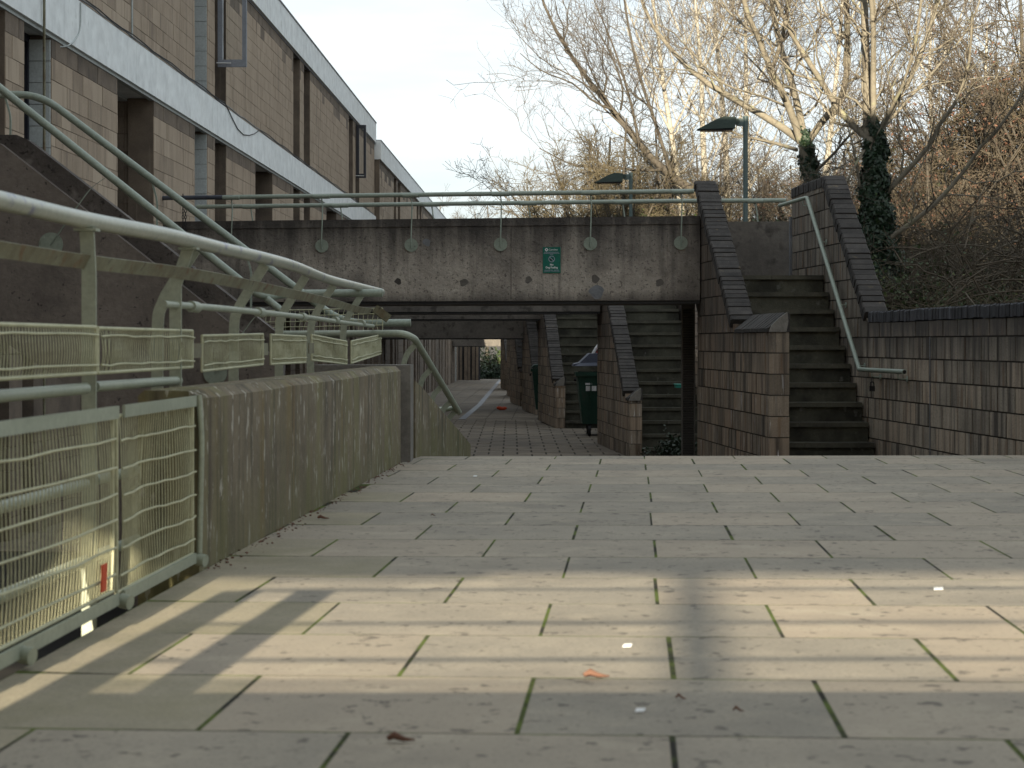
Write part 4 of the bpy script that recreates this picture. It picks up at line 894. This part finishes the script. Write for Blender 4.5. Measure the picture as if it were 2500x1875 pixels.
# ------------------------------------------------------------------ vegetation
def raw(name, V, F, mat, parent=None, kind=None, smooth=False):
    me = bpy.data.meshes.new(name); V = np.asarray(V, np.float32).reshape(-1, 3); k = F.shape[1]
    me.vertices.add(len(V)); me.vertices.foreach_set('co', V.ravel()); me.loops.add(F.size); me.loops.foreach_set('vertex_index', F.ravel().astype(np.int32))
    me.polygons.add(len(F)); me.polygons.foreach_set('loop_start', np.arange(0, F.size, k, dtype=np.int32)); me.polygons.foreach_set('loop_total', np.full(len(F), k, np.int32))
    if smooth: me.polygons.foreach_set('use_smooth', np.ones(len(F), bool))
    me.materials.append(MT[mat]); me.update(calc_edges=True); o = link(bpy.data.objects.new(name, me), parent)
    if kind: o['kind'] = kind
    return o
def unit(v): return v / np.maximum(np.linalg.norm(v, axis=-1, keepdims=True), 1e-9)
def tubes(Pp, Rr, n):
    """Pp (B,N,3), Rr (B,N) -> verts, quads"""
    B, N, _ = Pp.shape
    T = np.empty_like(Pp); T[:, 1:-1] = Pp[:, 2:] - Pp[:, :-2]; T[:, 0] = Pp[:, 1] - Pp[:, 0]; T[:, -1] = Pp[:, -1] - Pp[:, -2]; T = unit(T)
    ref = np.where(np.abs(T[..., 2:3]) < .85, np.array([0, 0, 1.]), np.array([1., 0, 0])); a = unit(np.cross(T, ref)); c = np.cross(a, T)
    q = 2 * np.pi * np.arange(n) / n
    V = Pp[:, :, None] + (a[:, :, None] * np.cos(q)[None, None, :, None] + c[:, :, None] * np.sin(q)[None, None, :, None]) * Rr[:, :, None, None]
    i = np.arange(N - 1)[:, None]; j = np.arange(n)[None]
    f = np.stack([i * n + j, i * n + (j + 1) % n, (i + 1) * n + (j + 1) % n, (i + 1) * n + j], -1).reshape(-1, 4)
    F = (f[None] + (np.arange(B) * N * n)[:, None, None]).reshape(-1, 4)
    return V.reshape(-1, 3), F
def merge(parts):
    Vs, Fs, o = [], [], 0
    for V, F in parts: Vs.append(V); Fs.append(F + o); o += len(V)
    return np.concatenate(Vs), np.concatenate(Fs)
def grow(Pp, Rr, nch, ln, ang, up, N, rs, rend, tmin=.12, wob=.05, sag=0.):
    B, M, _ = Pp.shape; pi = np.repeat(np.arange(B), nch); t = rng.uniform(tmin, 1, B * nch) * (M - 1.001); k = t.astype(int); f = (t - k)[:, None]
    p0 = Pp[pi, k] * (1 - f) + Pp[pi, k + 1] * f; r0 = Rr[pi, k] * (1 - f[:, 0]) + Rr[pi, k + 1] * f[:, 0]; T = unit(Pp[pi, k + 1] - Pp[pi, k])
    rv = unit(np.cross(T, rng.normal(size=T.shape))); a = np.radians(rng.uniform(ang[0], ang[1], len(pi)))[:, None]
    D = unit(T * np.cos(a) + rv * np.sin(a) + np.array([0, 0, up * .5])); Ls = rng.uniform(ln[0], ln[1], len(pi)) * (1.15 - .55 * t / (M - 1))
    s = np.linspace(0, 1, N)[None, :, None]
    out = p0[:, None] + D[:, None] * s * Ls[:, None, None] + np.array([0, 0, 1.]) * (s ** 2) * (up * .5 - sag) * Ls[:, None, None]
    w_ = np.cumsum(rng.normal(size=out.shape) * wob, 1); w_ -= w_[:, :1]; out += w_ * Ls[:, None, None] * .6
    Rn = np.minimum(r0 * rs, Ls * .018)[:, None] * (1 - s[..., 0]) + rend * s[..., 0]; return out, np.maximum(Rn, rend)
def resample(pts, radii, N=10):
    c = curve(pts, 6); c = np.array([tuple(p) for p in c]); dd = np.concatenate([[0], np.cumsum(np.linalg.norm(np.diff(c, axis=0), axis=1))]); u = np.linspace(0, dd[-1], N)
    return np.stack([np.interp(u, dd, c[:, i]) for i in range(3)], 1), np.interp(np.linspace(0, 1, N), np.linspace(0, 1, len(radii)), radii)
def kite(C, Nn, size, n_seed=None):
    B = len(C); a = unit(np.cross(Nn, rng.normal(size=Nn.shape))); c = np.cross(Nn, a); s = size[:, None]
    V = np.stack([C - a * s * .6, C + c * s * .42 + Nn * s * .12, C + a * s * .75 - Nn * s * .05, C - c * s * .42 + Nn * s * .12], 1).reshape(-1, 3)
    return V, (np.arange(B)[:, None] * 4 + np.arange(4)[None])

def traced_tree(name, label, limbs, Yc, bark, twig, dens=1., group=None, trunk=None):
    K = Yc / 29.
    e = empty(name, label, 'tree', group, loc=(0, 0, 0)); LP, LR = [], []
    for (pts, r0, r1, dy) in limbs:
        m = len(pts); w3 = [P(x, y, Yc + dy * k / (m - 1)) for k, (x, y) in enumerate(pts)]
        p_, r_ = resample(w3, [r0 * Yc / FPX, r1 * Yc / FPX]); LP.append(p_); LR.append(r_)
    LP, LR = np.array(LP), np.array(LR)
    raw('limbs', *tubes(LP, LR, 9), bark, e, smooth=True)
    if trunk:
        p_, r_ = resample([P(x, y, Yc) for x, y in trunk[0]], [q * Yc / FPX for q in trunk[1]]); raw('trunk', *tubes(p_[None], r_[None], 12), bark, e, smooth=True)
    l1 = grow(LP, LR, int(10 * dens), (.5 * K, 2.1 * K), (22, 62), .25, 8, .42, .0036 * K, .10, .075)
    l2 = grow(*l1, int(6 * dens), (.25 * K, .85 * K), (25, 70), .2, 5, .6, .0026 * K, .1, .10)
    l3 = grow(*l2, 3, (.10 * K, .38 * K), (25, 75), .2, 4, .7, .0020 * K, .1, .12)
    raw('branches', *tubes(*l1, 5), bark, e, smooth=True)
    raw('crown', *merge([tubes(*l2, 3), tubes(*l3, 3)]), twig, e)
    return e, l2, l3
def ivy(par, pts, r, count, size, Yc, spread=.05, name='ivy'):
    p_, r_ = resample([P(x, y, Yc) for x, y in pts], [q * Yc / FPX for q in r], 30)
    t = rng.uniform(0, 28.99, count); k = t.astype(int); f = (t - k)[:, None]; c = p_[k] * (1 - f) + p_[k + 1] * f; rr = r_[k]
    th_ = rng.uniform(0, 2 * np.pi, count); nn = np.stack([np.cos(th_), np.sin(th_), rng.uniform(-.3, .7, count)], 1); lump = 1 + .28 * np.sin(t * 1.1 + th_ * 2) + .15 * np.sin(t * 2.7 + th_)
    C = c + unit(nn) * (rr * lump * rng.uniform(.75, 1.1, count) + np.abs(rng.normal(0, spread * .4, count)))[:, None]
    V, F = kite(C, unit(nn + rng.normal(size=nn.shape) * .45), rng.uniform(size[0], size[1], count)); return raw(name, V, F, 'ivy', par, 'stuff')

T1 = [([(1966, 352), (1920, 318), (1856, 278), (1775, 232), (1696, 181), (1628, 108), (1577, 34), (1555, -60)], 10, 3.2, 1.5),
      ([(1955, 348), (1930, 270), (1882, 168), (1850, 90), (1825, 32), (1800, -60)], 10, 5, -1.0), ([(1884, 172), (1909, 95), (1922, 20), (1930, -60)], 6, 4, -.6),
      ([(1963, 332), (1946, 250), (1926, 177), (1907, 120), (1888, 32), (1880, -60)], 9, 6, 1.2), ([(1977, 340), (2012, 290), (2044, 253), (2066, 196), (2069, 79), (2064, -60)], 9, 6.5, -.8),
      ([(1945, 366), (1900, 352), (1847, 339), (1800, 328), (1730, 280)], 5, 2.2, 1.6), ([(1935, 268), (1870, 238), (1790, 215), (1700, 175), (1600, 168)], 3.2, 1.2, -1.4),
      ([(1855, 90), (1780, 30), (1740, -40)], 4, 2, 1.), ([(1990, 420), (2040, 370), (2075, 330), (2120, 300)], 4, 2, -1)]
e1, *_ = traced_tree('ivy_tree', 'pale many limbed tree forking low above the right stair wall top', T1, 34.0, 'bark', 'twig', 1.25, trunk=([(2005, 870), (1996, 700), (1988, 540), (1982, 460), (1970, 400), (1962, 340)], [24, 20, 18, 17, 16, 14]))
ivy(e1, [(2000, 800), (1994, 640), (1986, 470), (1974, 400), (1962, 322)], [24, 24, 21, 19, 12], 8000, (.04, .07), 34.0)
T2 = [([(2128, 345), (2095, 318), (2063, 288), (2015, 215), (1965, 136), (1927, 73), (1895, 0), (1870, -60)], 9, 4, .9), ([(2122, 600), (2118, 340), (2116, 200), (2114, 127), (2108, -60)], 12, 9, .2),
      ([(2132, 330), (2132, 200), (2132, 63), (2122, -60)], 8, 6, -.7), ([(2140, 330), (2170, 280), (2211, 215), (2259, 101), (2284, 22), (2300, -60)], 7.5, 5, .6), ([(2146, 330), (2180, 255), (2208, 196), (2237, 95), (2255, -60)], 5, 3, -1.1),
      ([(2155, 480), (2211, 421), (2268, 357), (2294, 304), (2338, 240), (2366, 152), (2373, 30)], 7, 2.4, -1.3), ([(2145, 605), (2195, 565), (2275, 506), (2354, 417), (2400, 350), (2442, 309), (2505, 215)], 6.5, 3, -1.7),
      ([(2131, 60), (2160, 30), (2195, -40)], 4, 3, .5), ([(2225, 850), (2262, 752), (2330, 700), (2385, 642), (2433, 607), (2510, 580)], 5, 2.5, -2.4), ([(2115, 360), (2090, 400), (2060, 450), (2030, 480)], 3.5, 1.4, -.9), ([(2150, 320), (2220, 240), (2300, 150), (2370, 60), (2400, -30)], 4, 2, 1.6)]
e2, *_ = traced_tree('ivy_tree', 'tall pale tree with its trunk wrapped in dark ivy', T2, 32.5, 'bark', 'twig', 1.25, trunk=([(2156, 890), (2150, 830), (2140, 700), (2134, 500), (2130, 335)], [32, 28, 24, 22, 16]))
ivy(e2, [(2155, 780), (2148, 680), (2138, 540), (2135, 430), (2138, 330), (2128, 290)], [44, 46, 40, 29, 24, 5], 16000, (.04, .08), 32.5)
T0 = [([(1700, 470), (1686, 456), (1614, 412), (1541, 325), (1491, 264), (1436, 195), (1368, 94), (1324, 0), (1312, -60)], 11, 2.2, 1.), ([(1614, 414), (1560, 416), (1498, 409), (1407, 405), (1317, 362)], 4, 1.2, 1.2),
      ([(1491, 266), (1447, 246), (1397, 203), (1324, 174), (1270, 130)], 3, .9, -1), ([(1505, 280), (1470, 225), (1440, 165), (1415, 90)], 3.2, 1.2, .7), ([(1515, 268), (1520, 215), (1490, 130), (1440, 40)], 3, 1.2, -1), ([(1541, 325), (1470, 260), (1420, 200), (1330, 150), (1260, 80)], 2.6, .8, 1.5), ([(1560, 350), (1540, 250), (1500, 120), (1450, 0)], 4, 1.5, 1.2), ([(1640, 430), (1600, 300), (1560, 180), (1530, 40), (1520, -50)], 5, 2, -1)]
traced_tree('leaning_tree', 'leaning grey tree reaching left over the far bridge railing', T0, 46.0, 'bark_dark', 'twig', 1.05, trunk=([(1800, 850), (1785, 680), (1760, 560), (1725, 490), (1700, 468)], [17, 15, 14, 13, 12]))
# pale birch stems behind
BR = [[(1668, 545), (1639, 325), (1621, 217), (1606, 83), (1585, -60)], [(1722, 470), (1715, 300), (1712, 181), (1697, 0), (1690, -60)], [(1826, 470), (1822, 253), (1820, 72), (1815, -60)], [(1776, 480), (1768, 300), (1752, 120), (1740, -60)], [(2010, 480), (2030, 300), (2050, 100), (2060, -60)], [(2290, 640), (2282, 420), (2270, 200), (2275, 0)], [(2400, 640), (2392, 500), (2402, 300), (2410, 60)]]
BL = ['birch stem rising out of the rail just past the leaning tree', 'birch stem standing close beside the pier wall top', 'birch stem rising right behind the tall street lamp', 'thin birch between the pier wall top and the tall street lamp', 'birch seen between the two ivy clad trees', 'birch with its base in the brambles right of the thick ivy trunk', 'birch standing deepest in the brambles above the long retaining wall']
for i, q in enumerate(BR):
    Yc = 47 + (2.3 * i) % 7
    lm = [(q, 8.5, 2.5, .4)] + [([q[k], (q[k][0] + s * 60, q[k][1] - 120), (q[k][0] + s * 110, q[k][1] - 260)], 3, 1, random.uniform(-2, 2)) for k, s in ((0, 1), (1, -1), (1, 1), (2, -1), (2, 1))]
    traced_tree('birch_tree', 'slim white ' + BL[i], lm, Yc, 'birch', 'twig', .9, 'birches behind the stairs', trunk=([(q[0][0] + 6, 860), (q[0][0] + 4, (860 + q[0][1]) / 2), q[0]], [10, 9.5, 8.5]))

# thicket trees: three crowns, copied
def thicket(name, h, twig, bark, lobes, dens, drop):
    e = empty(name); LP, LR = [], []
    for i in range(lobes):
        a = rng.uniform(0, 6.28); rr = rng.uniform(.15, .5) * h; zt = rng.uniform(.45, 1.) * h; z0 = rng.uniform(.05, .35) * h
        pts = [Vector((0, 0, z0)), Vector((math.cos(a) * rr * .3, math.sin(a) * rr * .3, z0 + (zt - z0) * .4)), Vector((math.cos(a) * rr * .75, math.sin(a) * rr * .75, z0 + (zt - z0) * .78)), Vector((math.cos(a) * rr, math.sin(a) * rr, zt))]
        p_, r_ = resample(pts, [.05, .012], 8); LP.append(p_); LR.append(r_)
    p_, r_ = resample([Vector((0, 0, -1.5)), Vector((.05, 0, h * .3)), Vector((-.05, .1, h * .7)), Vector((0, 0, h))], [.13, .03], 8); LP.append(p_); LR.append(r_); LP, LR = np.array(LP), np.array(LR)
    raw('trunk', *tubes(LP, LR, 6), bark, e, smooth=True)
    l1 = grow(LP, LR, 10, (.7, 2.4), (25, 75), .12, 6, .5, .009, .1, .10, drop); l2 = grow(*l1, int(8 * dens), (.3, 1.1), (25, 70), .12, 4, .6, .0075, .05, .14, drop); l3 = grow(*l2, 3, (.15, .5), (25, 75), .12, 3, .7, .006, .1, .15)
    raw('crown', *merge([tubes(*l1, 4), tubes(*l2, 3), tubes(*l3, 3)]), twig, e)
    return e, l2
def copy_tree(o, loc, rz, sc, label, group):
    c = o.copy(); COL.objects.link(c); c.location = loc; c.rotation_euler.z = rz; c.scale = (sc, sc, sc); tag(c, label, 'tree', group)
    for ch_ in list(o.children):
        k = ch_.copy(); COL.objects.link(k); k.parent = c
    return c
tA, lA = thicket('bare_tree', 8.0, 'twig_y', 'bark_dark', 15, 1.0, .05)
tB, lB = thicket('bare_tree', 9.0, 'twig', 'bark_dark', 15, 1.0, .0)
tC, lC = thicket('bare_tree', 7.0, 'twig_d', 'bark_dark', 16, 1.1, .12)
C = lC[0][:, -1]; pick = rng.choice(len(C), 2600); V, F = kite(C[pick] + rng.normal(0, .05, (2600, 3)), unit(rng.normal(size=(2600, 3))), rng.uniform(.03, .065, 2600)); raw('dead_leaves', V, F, 'deadleaf', tC, 'stuff')
C = lA[0][:, 2]; pick = rng.choice(len(C), 1800); C2 = C[pick]; C2 = C2[C2[:, 2] < 4.5]; V, F = kite(C2, unit(rng.normal(size=C2.shape)), rng.uniform(.04, .09, len(C2))); raw('ivy', V, F, 'leaf', tA, 'stuff')
TR = [('A', 1375, 52, .66), ('A', 1460, 54, .78), ('A', 1545, 53, .78), ('C', 1340, 54, .55), ('A', 1440, 47, .72), ('A', 1530, 45, .76), ('A', 1490, 52, .80), ('C', 1385, 50, .55), ('C', 1420, 55, .60), ('B', 1640, 48, .64), ('A', 1600, 50, .80), ('B', 1760, 48, .62), ('A', 1850, 49, .66), ('B', 1960, 46, .66), ('A', 2040, 50, .70), ('C', 2060, 40, .68), ('B', 2160, 46, .70), ('C', 2260, 40, .74), ('A', 2260, 52, .76), ('A', 2340, 46, .9), ('C', 2430, 45, 1.1), ('A', 2490, 44, 1.15), ('C', 2570, 42, 1.25), ('B', 2600, 46, 1.2), ('A', 1560, 60, .8), ('B', 1700, 60, .78), ('A', 1820, 60, .8), ('A', 1930, 62, .82), ('B', 2120, 60, .86), ('A', 2380, 62, 1.0)]
src = {'A': tA, 'B': tB, 'C': tC}; used = set()
LB = {'A': ('lichen yellow bare tree with some evergreen ivy in the thicket', 'lichen covered thicket trees'), 'B': ('reddish twigged bare tree in the thicket behind the stairs', 'reddish thicket trees'), 'C': ('dark spreading bare tree keeping clusters of brown dead leaves', 'dark thicket trees')}
for (k, px, Y, s) in TR:
    loc = ((px - 1250) * Y / FPX, Y, .1); rz = random.uniform(0, 6.28)
    if k not in used:
        used.add(k); o = src[k]; o.location = loc; o.rotation_euler.z = rz; o.scale = (s, s, s); tag(o, LB[k][0], 'tree', LB[k][1])
    else: copy_tree(src[k], loc, rz, s, *LB[k])
for i, (px, Y, s) in enumerate(((1000, 150, 1.15), (1075, 150, 1.3), (1130, 145, 1.1), (1190, 150, 1.3), (1250, 150, 1.25), (1310, 140, 1.3), (1040, 165, 1.35), (1160, 165, 1.35))):
    copy_tree(src['B'], ((px - 1250) * Y / FPX, Y, .2), i * 1.3, s, 'hazy bare tree top showing low over the bridge parapet', 'far tree tops beyond the bridge')
# shrubs: behind the wall, at the end of the walkway, by the louvred panel
def shrub(label, c, size, nl, nt_, leaf, twig, group=None, ls_=(.04, .09), name='shrub'):
    e = empty(name, label, 'shrub', group); c = np.array(c); size = np.array(size)
    Pp = c + np.array([0, 0, -.45]) * size + rng.normal(0, .16, (nt_, 3)) * size * np.array([1, 1, .1]); D = unit(rng.normal(size=(nt_, 3)) * np.array([1, 1, .5]) + np.array([0, 0, .7])); s = np.linspace(0, 1, 6)[None, :, None]
    out = Pp[:, None] + D[:, None] * s * rng.uniform(.35, 1.0, (nt_, 1, 1)) * size * .75 - np.array([0, 0, .35]) * s ** 2 * size[2] * rng.uniform(0, 1, (nt_, 1, 1)) + np.cumsum(rng.normal(0, .02, (nt_, 6, 3)), 1) * size
    raw('stems', *tubes(out, np.repeat(np.linspace(.012, .004, 6)[None], nt_, 0) * np.clip(size.max() * .4, .25, 1.), 4), twig, e)
    C = out[rng.integers(0, nt_, nl), rng.integers(2, 6, nl)] + rng.normal(0, .05, (nl, 3)) * size
    V, F = kite(C, unit(rng.normal(size=(nl, 3)) + np.array([0, -.3, .5])), rng.uniform(*ls_, nl)); raw('leaves', V, F, leaf, e, 'stuff'); return e
shrub('sunlit shrub filling the bright gap at the end of the lower walkway', (-.9, 99, .6), (4, 3, 4.4), 9000, 420, 'leaf', 'twig_y', ls_=(.06, .15))
shrub('low dark shrub in the shade at the end of the lower walkway', (-.9, 97.5, -.6), (3.6, 2, 1.6), 6000, 120, 'shrub', 'twig_d', ls_=(.06, .14))
shrub('small dark leafy plant at the foot of the louvred panel', P(1655, 1065, 24.3), (.55, .5, .55), 1500, 60, 'shrub', 'twig_d', ls_=(.02, .05))
for i, (px, py, Y, s) in enumerate(((2200, 640, 31, 1.6), (2290, 700, 30, 1.5), (2380, 650, 33, 2.0), (2470, 690, 30, 1.7), (2250, 560, 36, 2.4), (2420, 560, 37, 2.6), (2100, 640, 34, 1.8), (2330, 600, 40, 2.6), (1880, 520, 36, 1.4), (1500, 520, 46, 1.6), (1600, 500, 46, 1.8))):
    shrub('green leaved undergrowth bush beneath the bare trees', P(px, py, Y), (s, s, s * .9), 900, 260, 'leaf', 'twig_y' if i % 2 else 'twig_d', 'undergrowth bushes beneath the trees', (.03, .075))
# tangled low branches behind the retaining wall
e = empty('bramble_thicket', 'dense tangle of bare arching stems behind the retaining wall', 'thicket'); nb = 1000
p0 = np.stack([rng.uniform(6.6, 13, nb), rng.uniform(27.5, 40, nb), rng.uniform(.2, 2.6, nb)], 1); D = unit(rng.normal(size=(nb, 3)) * np.array([1, .6, .45]) + np.array([0, 0, .35])); s = np.linspace(0, 1, 9)[None, :, None]; Ls = rng.uniform(1., 2.6, (nb, 1, 1))
st_ = p0[:, None] + D[:, None] * s * Ls - np.array([0, 0, .5]) * s ** 2 * Ls * rng.uniform(0, 1.2, (nb, 1, 1)) + np.cumsum(rng.normal(0, .03, (nb, 9, 3)), 1)
Rr = np.repeat(np.linspace(.013, .004, 9)[None], nb, 0) * rng.uniform(.5, 1.5, (nb, 1)); l2 = grow(st_, Rr, 6, (.25, .9), (25, 70), .1, 5, .6, .0035, .1, .12)
raw('stems', *tubes(st_, Rr, 5), 'twig_d', e, smooth=True); raw('twigs', *tubes(*l2, 3), 'twig_d', e, 'stuff')
# bank behind the wall and the upper path
b = MB(); b.hexa([(RW(-2) + .22, -2, -1.58), (80, -2, -1.58), (80, 140, -1.58), (2.9, 24, -1.58), (RW(-2) + .22, -2, .55), (80, -2, 1.0), (80, 140, .6), (2.9 + .9, 24, .5)])
b = MB(); b.add([(RW(-2) + .24, -2, .55), (RW(21.7) + .24, 21.7, .6), (4.6, 40, .4), (3.2, 110, .2), (120, 140, .4), (120, -2, .8)], [(0, 5, 4, 3, 2, 1)]); tag(b.build('bank', 'grass'), 'rough planted bank behind the retaining wall', 'bank', kind='structure')
b = MB(); b.add([(3.2, 26, 1.42), (4.5, 26, 1.42), (3.6, 60, 1.42), (2.0, 60, 1.42), (3.2, 26, .2), (4.5, 26, .2), (3.6, 60, .2), (2.0, 60, .2)], [(0, 1, 2, 3), (4, 7, 6, 5), (0, 4, 5, 1), (1, 5, 6, 2), (2, 6, 7, 3), (3, 7, 4, 0)]); tag(b.build('upper_path', 'conc_far'), 'concrete upper path behind the stair walls carrying the lamps', 'path', kind='structure')
